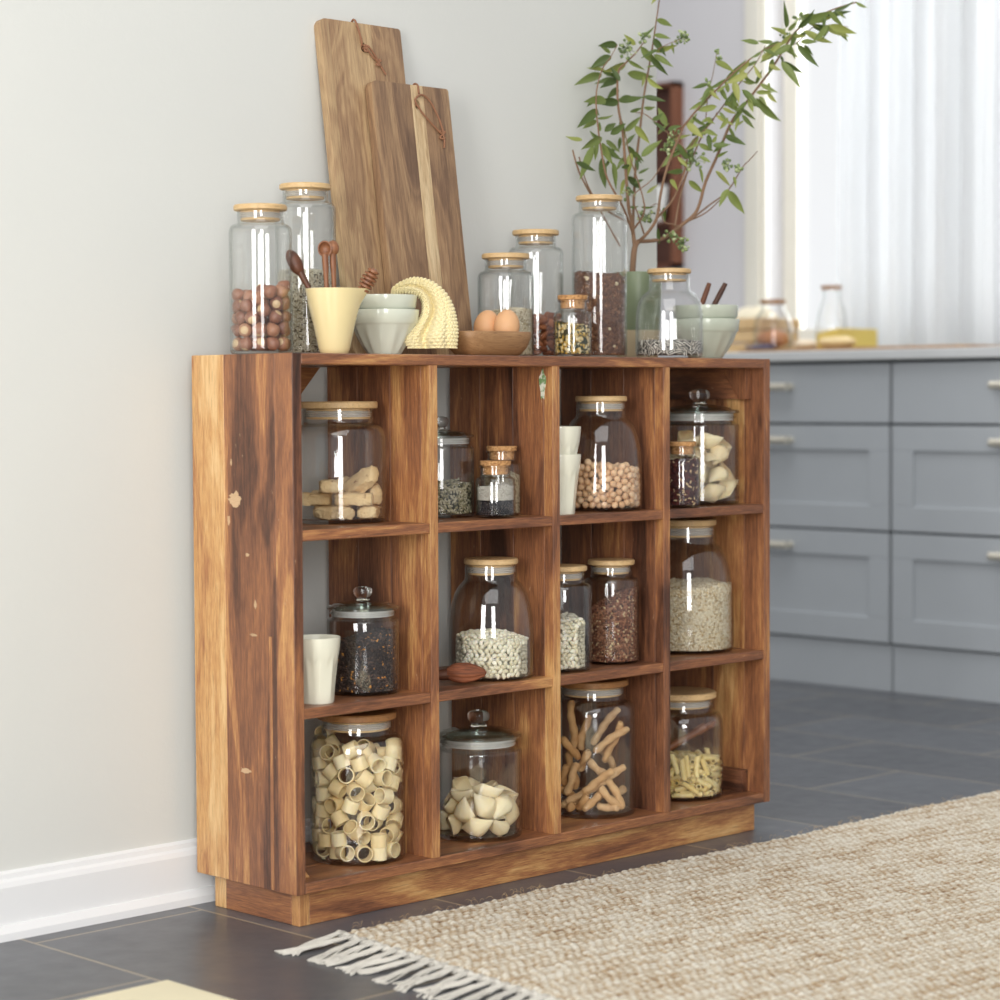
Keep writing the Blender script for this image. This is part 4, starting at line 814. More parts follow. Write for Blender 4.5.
# ---- breadsticks
def stick_bm(ln, r, sd):
    q = random.Random(sd); ph = q.uniform(0, 6); b2 = MB(); n = 40; P = []; G = []
    for i in range(n):
        t = i/(n-1); e = min(t, 1-t)*ln; k_ = min(1, .55+e*110)*(1+.05*math.sin(t*9+ph)); c = Vector((ln*(t-.5), .0026*math.sin(t*7+ph), .0020*math.sin(t*5.3+ph*2)))
        P.append([c+Vector((0, math.cos(a), math.sin(a)))*r*k_*(1+.10*math.sin(2*a-t*ln*260+ph)) for a in [2*PI*j/18 for j in range(18)]]); G.append([(t*ln, j*.002, 0) for j in range(18)])
    b2.grid(P, wrap=True, G=G, flip=True)
    for R_, s_ in ((0, 1), (n-1, -1)):
        k0 = len(b2.v); c = sum(P[R_], Vector())/18; b2.v.append(tuple(c)); b2.g.append((0, 0, 0)); b2.t.append(.5)
        for j in range(18):
            f = [k0, R_*18+(j+1) % 18, R_*18+j]; b2.f.append(f if s_ > 0 else f[::-1]); b2.m.append(0)
    return b2
sxm = lambda m, c: m.mix(m.math('MULTIPLY', m.noise(m.coord(), 60, 4, .6), .75), c, srgb(176, 112, 58))
stm = rnd_mat('breadstick_crust', [(0, srgb(222, 178, 118)), (.5, srgb(234, 198, 142)), (1, srgb(242, 214, 166))], .7, (420, .6, .0016), extra=sxm)
sticks = [(195, 780, 400, 645, .056), (232, 600, 345, 690, .030), (350, 700, 508, 893, .046), (100, 850, 475, 640, .038), (305, 750, 485, 915, .060), (198, 940, 300, 790, .062), (288, 868, 440, 920, .050),
 (80, 800, 172, 610, .040), (165, 920, 225, 800, .054), (270, 548, 488, 402, .012), (345, 630, 445, 365, -.004), (262, 520, 432, 292, -.022), (138, 250, 150, 560, -.030), (78, 455, 180, 600, .018),
 (182, 680, 235, 540, .012), (190, 560, 245, 345, -.036), (120, 565, 160, 800, -.016), (60, 880, 180, 840, .026), (95, 930, 145, 860, .046), (88, 640, 95, 800, -.002), (495, 790, 400, 900, -.030), (240, 900, 330, 780, .020), (410, 690, 330, 560, -.040), (60, 780, 190, 920, -.010)]
RH = Vector((RT.x, RT.y, 0)).normalized(); FH = -Vector((FW.x, FW.y, 0)).normalized()
for k, (x0, y0, x1, y1, dd) in enumerate(sticks):
    ps = []
    for (x, y, s_) in ((x0, y0, 1), (x1, y1, -1)):
        px_, pz_ = (x-267)/3331, (938-y)/3331; d_ = dd+.006*s_*(1 if k % 2 else -1); rr = math.hypot(px_, d_)
        if rr > .0685: px_, d_ = px_*.0685/rr, d_*.0685/rr
        ps.append(RH*px_+FH*d_+Vector((0, 0, max(.0075+.0065, pz_))))
    v = ps[1]-ps[0]; bs = stick_bm(v.length, .0071, k)
    o = bs.build('breadstick', stm, None, True, None); o.location = L['sticks']+(ps[0]+ps[1])/2; o.rotation_mode = 'QUATERNION'; o.rotation_quaternion = v.to_track_quat('X', 'Z')
    tag(o, 'twisted golden breadstick in the large jar of the bottom row', 'breadstick', 'breadsticks in the jar')

# ---- white beans: the nearest ones one by one, the rest as one heap
def bean(c): return (c.x*.0061, c.y*.0041+.0016*c.x*c.x, c.z*.0036)
bmt = rnd_mat('white_bean_skin', [(0, srgb(214, 206, 178)), (.5, srgb(230, 224, 200)), (1, srgb(240, 236, 218))], .42, sss=.2)
bme = [piece_mesh('white_bean', ico(2, bean), bmt)]
bstuff = tone_mat('white_bean_heap', [(0, srgb(120, 108, 84)), (.3, srgb(206, 198, 170)), (.6, srgb(230, 224, 200)), (1, srgb(240, 236, 218))], .45)
SHAPE['bean'] = L_(1, lambda c: (c.x, c.y*.9+.3*c.x*c.x, c.z))
def beans(key, R, hf, N, label, group, lab2):
    cand = []; q = random.Random(len(key)); sp = .0083; row = 0; z = .0045; rad = R-.0042; n = int(2*PI*rad/.0100)
    while z < .2:
        any_ = False
        for k in range(n):
            a = 2*PI*(k+.5*(row % 2)+q.uniform(-.18, .18))/n
            if z > hf(a, 1): continue
            any_ = True
            cand.append((math.cos(a)*BV.x+math.sin(a)*BV.y, Vector((rad*math.cos(a), rad*math.sin(a), z+q.uniform(-.0008, .0008))), Vector((math.cos(a), math.sin(a), 0))))
        if not any_: break
        z += .0071; row += 1
    x = -R
    while x < R:
        y = -R
        while y < R:
            xx, yy = x+q.uniform(-.002, .002), y+q.uniform(-.002, .002); r = math.hypot(xx, yy)
            if r < R-.0085: cand.append(((xx*BV.x+yy*BV.y)/R*.8+.55, Vector((xx, yy, hf(math.atan2(yy, xx), r/R)-.001+q.uniform(-.001, .001))), Vector((.1, .1, 1))))
            if R*.55 < r < R-.005: cand.append(((xx*BV.x+yy*BV.y)/R*.8+.50, Vector((xx+.004, yy-.003, hf(math.atan2(yy, xx), r/R)-.006)), Vector((xx, yy, R))))
            y += .0088
        x += .0088
    cand.sort(key=lambda t: -t[0]); tf = []
    for s_, p, nrm in cand[:N]:
        qt = nrm.to_track_quat('Z', 'X') @ Quaternion((0, 0, 1), q.uniform(0, 2*PI)) @ Quaternion((1, 0, 0), q.uniform(-.25, .25)); tf.append((p, qt))
    place_all('white_bean', bme, tf, L[key], .0062, label, 'bean', group)
    stuff_fill('white_bean_heap', lab2, 'beans', L[key], .0060, R-.0086, lambda a, r: hf(a, r)-.004, [('bean', (.0058, .0040, .0033), 1, .6)], .0085, bstuff, .25, 3)
def hb1(a, q): return .066+.015*(1-q*q)+.004*q*math.cos(a-math.atan2(-RH.y, -RH.x))
beans('beans', .0730, hb1, 210, 'small white bean in the round-shouldered jar behind the cacao pod scoop', 'white beans in the round-shouldered jar', 'rest of the white beans deeper in the round-shouldered jar')
beans('bean2', .0490, heap(.088, .006, 1, .004), 90, 'small white bean in the narrow jar of the middle row', 'white beans in the narrow jar', 'rest of the white beans deeper in the narrow jar')

# ---- striped sunflower seeds
def sun(c): return (c.x*.0074, c.y*.0042*(1-.3*c.x), c.z*.0022*(1-.2*c.x))
def sunx(m, c):
    s = m.new('ShaderNodeSeparateXYZ'); m.link(m.coord(), s.inputs[0]); k = m.math('SINE', m.math('MULTIPLY', s.outputs[1], 1500)); return m.mix(m.math('GREATER_THAN', k, .1), c, srgb(52, 50, 50))
sume = [piece_mesh('sunflower_seed', ico(2, sun), rnd_mat('striped_seed_husk', [(0, srgb(188, 180, 166)), (1, srgb(222, 216, 204))], .6, extra=sunx))]
q = random.Random(4); tf = []; R = .0605
for layer, z in enumerate((.004, .0085, .013, .0175, .022)):
    n = int(2*PI*R/.0125)
    for k in range(n):
        a = 2*PI*(k+.5*(layer % 2)+q.uniform(-.2, .2))/n
        if math.cos(a)*BV.x+math.sin(a)*BV.y < -.25: continue
        rad = R-.0015; nr = Vector((math.cos(a), math.sin(a), q.uniform(-.1, .5)))
        tf.append((Vector((rad*math.cos(a)*.985, rad*math.sin(a)*.985, z+q.uniform(-.001, .001))), nr.to_track_quat('Z', 'X') @ Quaternion((0, 0, 1), q.uniform(0, 6.3))))
for i in range(90):
    r = math.sqrt(q.random())*(R-.009); a = q.uniform(0, 6.3); tf.append((Vector((r*math.cos(a), r*math.sin(a), .0235+q.uniform(0, .004))), Quaternion((1, 0, 0), q.uniform(-.4, .4)) @ Quaternion((0, 0, 1), q.uniform(0, 6.3))))
place_all('sunflower_seed', sume, tf, L['sunfl'], .0062, 'striped sunflower seed in the squat jar in front of the plant pot', 'seed', 'sunflower seeds in the squat jar')
stuff_fill('sunflower_seed_heap', 'rest of the striped sunflower seeds deeper in the squat jar', 'seeds', L['sunfl'], .006, .052, heap(.021), [('grain', (.0065, .0034, .0018), 2, .7), ('grain', (.0065, .0034, .0018), 1, .1)], .006, tone_mat('seed_heap_husk', [(0, srgb(40, 38, 38)), (1, srgb(210, 204, 190))]), .15, 9)

# ---- uncountable fills
def floor_of(k): return .0055
stuff_fill('striped_seeds', 'small striped seeds half filling the tall jar behind the hazelnuts', 'seeds', L['seedtall'], .005, .0486, heap(.135, .006, 1.2, .006), [('grain', (.0036, .0013, .0010), 6, .85), ('grain', (.0036, .0013, .0010), 3, .55), ('grain', (.0034, .0012, .0010), 1.6, .15)], .0033, tone_mat('striped_seed_mix', [(0, srgb(60, 54, 44)), (.3, srgb(136, 124, 98)), (.6, srgb(206, 196, 168)), (1, srgb(236, 230, 208))]), .35, 1)
stuff_fill('pale_grain', 'pale slender grain in the jar behind the eggs', 'grain', L['grain'], .005, .0486, heap(.078, .006, 0, .006), [('grain', (.0042, .0012, .0010), 6, .8), ('grain', (.0040, .0012, .0010), 2, .5), ('grain', (.004, .0012, .001), 1, .2)], .0034, tone_mat('pale_grain_husk', [(0, srgb(120, 104, 76)), (.4, srgb(196, 178, 140)), (.8, srgb(236, 226, 198)), (1, srgb(244, 238, 218))]), .5, 2)
gmat = tone_mat('granola_mix', [(0, srgb(52, 32, 24)), (.3, srgb(104, 68, 48)), (.55, srgb(146, 102, 74)), (.7, srgb(176, 132, 96)), (.9, srgb(232, 216, 180))], .75)
gk = [('rough', (.0042, .0034, .0030), 5, .4), ('rough', (.0055, .0044, .0036), 3, .28), ('flake', (.0040, .0028, .0010), 3, .62), ('cube', (.0036, .0034, .0030), .16, .92)]
stuff_fill('chocolate_granola', 'chocolate granola with pale nut cubes in the tallest jar on top', 'granola', L['granola'], .005, .0486, heap(.148, .004, 2, .003), gk, .0056, gmat, .12, 3)
stuff_fill('brown_muesli', 'brown muesli in the narrow middle row jar beside the white beans', 'muesli', L['gran2'], .005, .0486, heap(.112, .024, math.atan2(RH.y, RH.x), .008), [('rough', (.0026, .0022, .0020), 5, .35), ('flake', (.0032, .0024, .0008), 5, .6), ('flake', (.0030, .0024, .0008), 1.2, .88), ('rough', (.0030, .002, .002), 2, .12)], .0040, tone_mat('muesli_mix', [(0, srgb(60, 32, 24)), (.35, srgb(128, 78, 54)), (.6, srgb(170, 116, 84)), (.9, srgb(224, 198, 154))], .75), .15, 4)
stuff_fill('tea_blend', 'green tea blend with yellow petals in the small corked jar on top', 'tea', L['tea'], .005, .0322, heap(.050, .006, 2.5, .004), [('curl', (.0038, .0015, .0008), 7, .12), ('flake', (.0036, .0028, .0008), 1.5, .5), ('cube', (.0034, .0028, .002), 1.6, .85), ('flake', (.004, .003, .0007), 1.2, .65)], .0040, tone_mat('green_tea_mix', [(0, srgb(44, 50, 34)), (.3, srgb(84, 92, 58)), (.5, srgb(206, 160, 50)), (.7, srgb(226, 190, 96)), (.9, srgb(240, 224, 180))], .7), .05, 5)
stuff_fill('mixed_seeds', 'mixed pale and dark seeds in the knob-lidded jar of the top row', 'seeds', L['glass1'], .0065, .0560, heap(.050, .004, 0, .004), [('grain', (.0050, .0024, .0012), 5, .8), ('grain', (.0050, .0024, .0012), 3, .5), ('grain', (.0036, .0020, .0012), 3, .08)], .0052, tone_mat('mixed_seed_husks', [(0, srgb(50, 46, 38)), (.4, srgb(128, 128, 92)), (.6, srgb(180, 168, 130)), (1, srgb(226, 218, 192))]), .1, 6)
stuff_fill('black_peppercorns', 'black peppercorns at the bottom of the short corked jar', 'spice', L['corkF'], .005, .0322, heap(.024, .003, 0, .002), [('rough', (.0021, .0021, .0021), 5, .2), ('rough', (.002, .002, .002), 1, .6)], .0036, tone_mat('peppercorn_skin', [(0, srgb(26, 24, 28)), (.3, srgb(52, 48, 52)), (1, srgb(120, 110, 100))], .5), .1, 7)
stuff_fill('coarse_salt', 'coarse pale salt layered above the peppercorns in the short corked jar', 'salt', L['corkF'], .031, .0322, heap(.022, .003, 0, .002), [('cube', (.0016, .0014, .0012), 5, .8), ('cube', (.0014, .0014, .0012), 2, .5)], .0028, tone_mat('salt_crystal', [(0, srgb(120, 110, 96)), (.5, srgb(196, 190, 176)), (1, srgb(226, 222, 212))], .5), .5, 8)
stuff_fill('pale_seeds', 'small pale seeds filling the taller corked jar in the top row', 'seeds', L['corkB'], .005, .0322, heap(.066, .003, 0, .002), [('grain', (.0030, .0014, .0011), 5, .8), ('grain', (.0030, .0014, .0011), 3, .35)], .0034, tone_mat('pale_seed_mix', [(0, srgb(86, 76, 58)), (.5, srgb(168, 152, 118)), (1, srgb(220, 208, 176))]), .3, 10)
stuff_fill('red_fruit_tea', 'dark red fruit tea with pale chips in the corked jar at top right', 'tea', L['corktea'], .005, .0322, heap(.082, .003, 0, .002), [('rough', (.0042, .0030, .0020), 6, .15), ('curl', (.0048, .0022, .0010), 4, .35), ('flake', (.0045, .0020, .0010), 1.6, .9)], .0046, tone_mat('fruit_tea_mix', [(0, srgb(34, 14, 16)), (.25, srgb(78, 28, 30)), (.5, srgb(126, 58, 50)), (.85, srgb(224, 190, 142)), (1, srgb(238, 216, 176))], .6), .05, 11)
stuff_fill('black_tea', 'black tea with orange petals in the knob-lidded jar of the middle row', 'tea', L['glassT'], .0065, .0570, heap(.088, .012, math.atan2(RH.y, RH.x), .004), [('curl', (.0056, .0017, .0010), 10, .1), ('curl', (.0046, .0015, .0009), 5, .34), ('flake', (.0034, .0018, .0007), .7, .85)], .0046, tone_mat('black_tea_mix', [(0, srgb(34, 26, 24)), (.2, srgb(62, 48, 42)), (.4, srgb(110, 86, 72)), (.8, srgb(206, 136, 58)), (1, srgb(228, 170, 90))], .6), .05, 12)
stuff_fill('rolled_oats', 'cream rolled oats in the large round-shouldered jar at right', 'oats', L['oats'], .007, .0880, heap(.122, .003, 0, .004), [('flake', (.0036, .0027, .0008), 6, .85), ('flake', (.0034, .0026, .0008), 4, .6), ('flake', (.003, .0024, .0008), 1.5, .3)], .0042, tone_mat('oat_flakes', [(0, srgb(150, 120, 80)), (.4, srgb(212, 186, 140)), (.7, srgb(238, 222, 186)), (1, srgb(246, 238, 214))], .8), .3, 13)

# ================================================================ crockery and utensils
def glaze(name, c, r=.22): 
    m = NT(name); m.base(m.ramp(m.noise(m.coord(), 14, 3), [(.3, tuple(x*.95 for x in c[:3])+(1,)), (.7, c)])); m.set(Roughness=r); m.b.inputs['Coat Weight'].default_value = .5; m.b.inputs['Coat Roughness'].default_value = .06; return m.mat
cream = glaze('butter_glaze', srgb(240, 222, 168)); pale = glaze('pale_mint_glaze', srgb(222, 226, 208)); mint = glaze('sage_mint_glaze', srgb(208, 215, 196)); ivory = glaze('ivory_glaze', srgb(236, 234, 214))
# pitcher with a pouring lip
pl = Vector((.151, .075, HT)); H = .108; aS = math.atan2(RH.y, RH.x)
def lip(a, z, r):
    d = (a-aS+PI) % (2*PI)-PI; k = max(0, (z-H*.72)/(H*.28)); return 1+.30*k**2*math.exp(-(d*3.2)**2)
b = MB(); out = [(0, 0), (.021, 0), (.0235, .002), (.0262, .010), (.0305, .030), (.0360, .055), (.0425, .080), (.0468, H-.004), (.0475, H)]
b.lathe(out+[(.0455, H+.0006), (.0438, H-.004), (.0330, .055), (.0235, .014), (.015, .006), (0, .006)], 72, rfn=lip)
tag(b.build('pitcher', cream, loc=pl, sharp=1.2), 'butter yellow pouring jug holding wooden spoons on top of the shelf', 'jug')
def dirpt(x, d, z, o): return Vector(o)+RH*x+FH*d+Vector((0, 0, z))
def spoon(name, foot, head, bowl_r, label, facing, cat='spoon', dark=.5, el=1.18, hr=1):
    """handle from foot to head, round bowl on the end"""
    foot, head = Vector(foot), Vector(head); ax = (head-foot).normalized(); e = empty(name, foot, label, cat)
    b = MB(); n = 9; L0 = (head-foot).length
    b.tube([ax*(L0-bowl_r*.6)*i/(n-1) for i in range(n)], [(.0042+.0003*math.sin(i)+(.0012 if i > n-3 else 0))*hr for i in range(n)], 10, dark)
    b.build('handle', M['utensil'], e)
    nrm = (Vector(facing)-ax*Vector(facing).dot(ax)).normalized(); sd = ax.cross(nrm); mt = Matrix((( sd.x, ax.x, nrm.x, 0), (sd.y, ax.y, nrm.y, 0), (sd.z, ax.z, nrm.z, 0), (0, 0, 0, 1)))
    mt = Matrix.Translation(ax*(L0+bowl_r*.15)) @ mt; b = MB(); r = bowl_r
    b.lathe([(0, -r*.75), (r*.5, -r*.66), (r*.85, -r*.35), (r, .1*r), (r*.98, r*.22), (r*.84, r*.20), (r*.78, -.05*r), (r*.5, -r*.40), (0, -r*.5)], 28, M=mt @ Matrix.Diagonal((1, el, 1, 1)), tone=dark)
    b.build('bowl', M['utensil'], e); return e
C_ = pl
spoon('measuring_spoon', dirpt(-.008, .006, .012, C_), dirpt(-.014, .004, .172, C_), .0118, 'wooden measuring spoon with its hollow bowl turned to the front, in the jug', FH, dark=.62)
spoon('measuring_spoon', dirpt(.004, -.004, .012, C_), dirpt(-.0025, -.008, .174, C_), .0112, 'wooden measuring spoon with its round back to the front, in the jug', -FH+RH*.3, dark=.66)
spoon('measuring_spoon', dirpt(.010, .004, .012, C_), dirpt(-.062, .006, .150, C_), .0125, 'dark wooden spoon leaning left over the rim of the jug', -FH-RH*.5, dark=.22, el=1.9)
# honey dipper
f_, h_ = dirpt(-.004, -.006, .012, C_), dirpt(.068, .006, .140, C_); ax = (h_-f_).normalized(); e = empty('honey_dipper', f_, 'ribbed wooden honey dipper leaning right in the yellow jug', 'honey dipper')
L0 = (h_-f_).length; b = MB(); b.tube([ax*(L0-.040)*i/5 for i in range(6)], .0032, 10, .6); b.build('handle', M['utensil'], e)
b = MB(); mt = Matrix.Translation(ax*(L0-.042)) @ ax.to_track_quat('Z', 'X').to_matrix().to_4x4(); pr = [(0, 0)]
for i in range(6):
    z = .001+.0068*i; r = .0085+.0048*math.sin(PI*(i+.7)/6.4); pr += [(r*.62, z), (r, z+.0012), (r*1.02, z+.0028), (r*.98, z+.0046), (r*.62, z+.0056)]
pr += [(.004, .0425), (0, .043)]; b.lathe(pr, 32, M=mt, tone=.62); b.build('dipper_head', M['utensil'], e)
# mixing bowls with panelled sides
def mixbowl(loc, R, h, mat, label, group):
    def rf(a, z, r):
        k = max(0, min(1, (h*.66-z)/(h*.1)))*max(0, min(1, (z-.006)/.01)); return 1-.075*k*abs(math.sin(a*6.5))**1.15
    pr = [(0, .003), (R*.40, .003), (R*.42, 0), (R*.47, 0), (R*.50, .004), (R*.66, h*.22), (R*.82, h*.45), (R*.91, h*.66), (R*.925, h*.68), (R*.965, h*.71), (R*.99, h*.90), (R*1.0, h*.97), (R*.995, h), (R*.965, h*.995), (R*.94, h*.90), (R*.90, h*.68), (R*.78, h*.42), (R*.60, h*.2), (R*.42, .010), (0, .009)]
    b = MB(); b.lathe(pr, 96, rfn=rf); return tag(b.build('mixing_bowl', mat, loc=loc, sharp=1.3), label, 'bowl', group)
LB = Vector((.300, .118, HT)); RB = Vector((1.146, .118, HT))
mixbowl(LB, .0600, .078, pale, 'pale cream green bowl, the lower of the two stacked left behind the jug', 'stacked bowls behind the jug')
mixbowl(LB+Vector((0, 0, .029)), .0565, .074, pale, 'pale cream green bowl nested on top of another, under the yellow cloth', 'stacked bowls behind the jug')
mixbowl(RB, .0668, .079, mint, 'sage green bowl, lower of the stack at the right end of the shelf top', 'stacked green bowls')
mixbowl(RB+Vector((0, 0, .028)), .0645, .078, mint, 'sage green bowl nested on top at the right end, with two spoon handles', 'stacked green bowls')
for x0, x1, d0, t_, lab in ((-.018, .002, .020, .42, 'reddish wooden spoon handle, the left one, sticking out of the green bowls'), (-.002, .034, .006, .12, 'dark wooden spoon handle, the right one, sticking out of the green bowls')):
    b = MB(); p0, p1 = dirpt(x0-.012, d0, .050, (0, 0, 0)), dirpt(x1+.006, -.012, .150, (0, 0, 0))
    b.tube([p0+(p1-p0)*i/6 for i in range(7)], [.0045, .0048, .005, .0052, .0054, .0054, .0046], 12, t_); o = b.build('wooden_spoon', M['utensil'], loc=RB); tag(o, lab, 'spoon')
# tumblers
def tumbler(loc, label, group=None, rz=0):
    h = .108
    def rf(a, z, r):
        k = max(0, min(1, (.070+.010*abs(math.cos(4.5*a))-z)/.006))*max(0, min(1, (z-.004)/.006)); f = math.cos(PI/9)/math.cos(((a % (2*PI/9))-PI/9)); return 1-k*(1-f*.985)*1.0
    pr = [(0, .002), (.0225, .002), (.0235, 0), (.0265, 0), (.0275, .003), (.0292, .020), (.0312, .040), (.0332, .058), (.0345, .068), (.0352, .074), (.0362, .080), (.0376, .092), (.0388, .104), (.0388, h-.0006), (.0376, h), (.0366, h-.001), (.0350, .085), (.0310, .050), (.0250, .010), (0, .008)]
    b = MB(); b.lathe(pr, 90, rfn=rf); o = b.build('tumbler', ivory, loc=loc, sharp=1.0); o.rotation_euler.z = rz; return tag(o, label, 'cup', group)
tumbler((.083, .045, S2+.0003), 'ivory faceted cup standing alone in the middle row, far left cubbyhole')
tumbler((.652, .042, S1+.0003), 'ivory faceted cup, the lower of the two stacked beside the chickpea jar', 'stacked cups')
tumbler((.652, .042, S1+.0503), 'ivory faceted cup nested on top of another beside the chickpea jar', 'stacked cups', .3)
# cacao pod scoop
e = empty('cacao_pod_scoop', (.405, .034, S2), 'ribbed brown cacao pod lying in front of the white bean jar', 'cacao pod'); b = MB()
ax = RH; P = []
for i in range(25):
    t = i/24; x = -.030+.068*t; r = .0205*(math.sin(PI*min(1, t*.86+.10))**.62)*(1-.25*t)
    if i == 24: r = .0006
    row = []
    for k in range(48):
        a = 2*PI*k/48; rr = r*(1.06-.17*abs(math.sin(a*3.5+.15*math.sin(x*90)))**7+.02*math.sin(a*11+x*300)); c_ = RH*x+FH*(rr*math.cos(a))+Vector((0, 0, .0212+rr*.93*math.sin(a))); row.append(c_)
    P.append(row)
G = [[(i*.003, k*.002, 0) for k in range(48)] for i in range(25)]
b.grid(P, wrap=True, G=G, flip=True, tone=.3)
b.build('pod', wood('cacao_husk', [(0, srgb(70, 40, 26)), (.3, srgb(136, 78, 50)), (.7, srgb(172, 106, 70)), (1, srgb(196, 144, 106))], .5, .6, .5, .04, .8), e, True, 1.4)
b = MB(); b.tube([RH*x+Vector((0, 0, z)) for x, z in ((-.062, .017), (-.05, .0175), (-.04, .018), (-.026, .0195))], [.0075, .0085, .0095, .011], 14, .2); b.build('stem', M['utensil'], e)
# scoop in the pasta jar
pj = L['penne']; spoon('wooden_scoop', dirpt(-.046, .018, .085, pj), dirpt(.052, .012, .140, pj), .012, 'dark wooden scoop handle resting on the pasta tubes inside the bottom right jar', Vector((0, 0, 1)), 'scoop', .55, hr=1.7)

# ================================================================ wooden tray with eggs
tl_ = Vector((.500, .070, HT+.0003)); e = empty('wooden_tray', tl_, 'shallow wooden dish with brown eggs on top of the shelf, beside the yellow cloth', 'dish')
def oval(rx, ry, z, n=64, p=3.2): return [Vector((rx*math.copysign(abs(math.cos(2*PI*k/n))**(2/p), math.cos(2*PI*k/n)), ry*math.copysign(abs(math.sin(2*PI*k/n))**(2/p), math.sin(2*PI*k/n)), z)) for k in range(n)]
b = MB(); rows = [oval(.001, .001, 0), oval(.052, .026, 0), oval(.064, .034, .002), oval(.076, .042, .014), oval(.084, .046, .030), oval(.0860, .0472, .0405), oval(.0845, .0460, .0425), oval(.078, .041, .0405), oval(.070, .036, .032), oval(.060, .030, .027), oval(.05, .022, .0255), oval(.001, .001, .025)]
b.grid(rows, wrap=True, tone=.55); b.build('dish', M['tray'], e, True, 1.2)
ROT = math.atan2(RH.y, RH.x)
for o in e.children: pass
em = rnd_mat('brown_eggshell', [(0, srgb(214, 162, 116)), (1, srgb(224, 176, 130))], .55, (300, .12, .0006), sss=.12)
for (dx, dd, rz, tl, lab) in ((.018, .0215, .3, .2, 'brown egg on the wooden dish, the left of the two'), (.028, -.0195, 1.4, .15, 'brown egg on the wooden dish, the right of the two')):
    b = MB(); bm = ico(4, lambda c: (c.x*.0228, c.y*.0228, c.z*(.0300 if c.z > 0 else .0262))); bm.verts.index_update(); b.absorb(bm)
    o = b.build('egg', em, loc=tl_+Vector((dx, dd, .0255+.0268))); o.rotation_euler = (tl, .1, rz); tag(o, lab, 'egg', 'eggs on the wooden dish')

# ================================================================ knitted cloth over the bowls
m = NT('knitted_yellow_cotton'); g_ = m.attr('gc').outputs['Vector']; m.base(m.ramp(m.noise(g_, 500, 2), [(.3, srgb(226, 210, 154)), (.7, srgb(242, 230, 188))])); m.set(Roughness=.9); m.b.inputs['Sheen Weight'].default_value = .3
m.bump(m.noise(m.mapping(g_, (1, 1, 1)), 900, 2), .5, .001)
KEY = [ # screen-traced spine: px, py, y of the plane, half width, half depth, direction of the width (right, up)
 (391, 291.5, .118, .004, .004, 80), (399, 288, .110, .009, .007, 78), (411, 285.5, .100, .013, .010, 72), (424, 289, .088, .0165, .013, 60), (433, 299, .076, .0225, .015, 38), (436, 312, .068, .0300, .017, 20), (433, 326, .063, .0405, .018, 8), (430.5, 337, .060, .0455, .018, 3), (432.5, 348.5, .058, .0400, .016, 0)]
def interp(K, t):
    x = t*(len(K)-1); i = min(int(x), len(K)-2); f = x-i; a, b_, c, d = K[max(i-1, 0)], K[i], K[i+1], K[min(i+2, len(K)-1)]
    return [b_[j]+.5*f*(c[j]-a[j]+f*(2*a[j]-5*b_[j]+4*c[j]-d[j]+f*(3*(b_[j]-c[j])+d[j]-a[j]))) for j in range(len(b_))]
b = MB(); NI, NK = 190, 300; P, G = [], []
sp_len = 0; last = None
for i in range(NI+1):
    t = i/NI; px, py, Y, hw, hd, ang = interp(KEY, t); c = at(px, py, Y); 
    if last is not None: sp_len += (c-last).length
    last = c.copy(); a_ = math.radians(ang); wd = RH*math.cos(a_)+Vector((0, 0, 1))*math.sin(a_); row, gr = [], []
    per = 0; 
    for k in range(NK):
        a = 2*PI*k/NK; ca, sa = math.cos(a), math.sin(a)
        x = math.copysign(abs(ca)**.85, ca); y = math.copysign(abs(sa)**.7, sa)
        fold = (1.15*math.exp(-((x-.05+.35*t)/.17)**2)+.55*math.exp(-((x+.62)/.13)**2)*t+.45*math.exp(-((x-.62)/.12)**2)*t)*min(1, t*2.4)*(1-.45*max(0, t-.6))
        dp = hd*y*(1-fold*(y > 0)) - (hd*.25*math.sin(x*5+t*3) if t > .3 else 0)
        s_ = hw*x; u_ = k/NK*2*(hw+hd)*2/.0046; v_ = sp_len/.0032
        u_ = 30*k/NK
        v_ = sp_len/.0058; kn = abs(math.sin(PI*(u_+.5*(int(v_) % 2))))**.7*abs(math.sin(PI*(v_ % 1)))**.7
        n_ = (wd*x*hd+FH*y*hw).normalized() if hw*hd else FH
        q_ = c+wd*s_+FH*dp+n_*(.0032*kn)
        q_.z = max(q_.z, HT+.0006); row.append(q_); gr.append((u_*.005, sp_len, 0))
    P.append(row); G.append(gr)
b.grid(P, wrap=True, G=G); n = len(b.v)
for r_ in (P[0], P[-1]):
    b.v.append(tuple(sum(r_, Vector())/len(r_))); b.g.append((0, 0, 0)); b.t.append(.5)
for k in range(NK): b.f.append([n, k, (k+1) % NK]); b.m.append(0); b.f.append([n+1, NI*NK+(k+1) % NK, NI*NK+k]); b.m.append(0)
tag(b.build('knitted_cloth', m.mat, sharp=None), 'pale yellow knitted dishcloth draped over the stacked bowls', 'cloth')

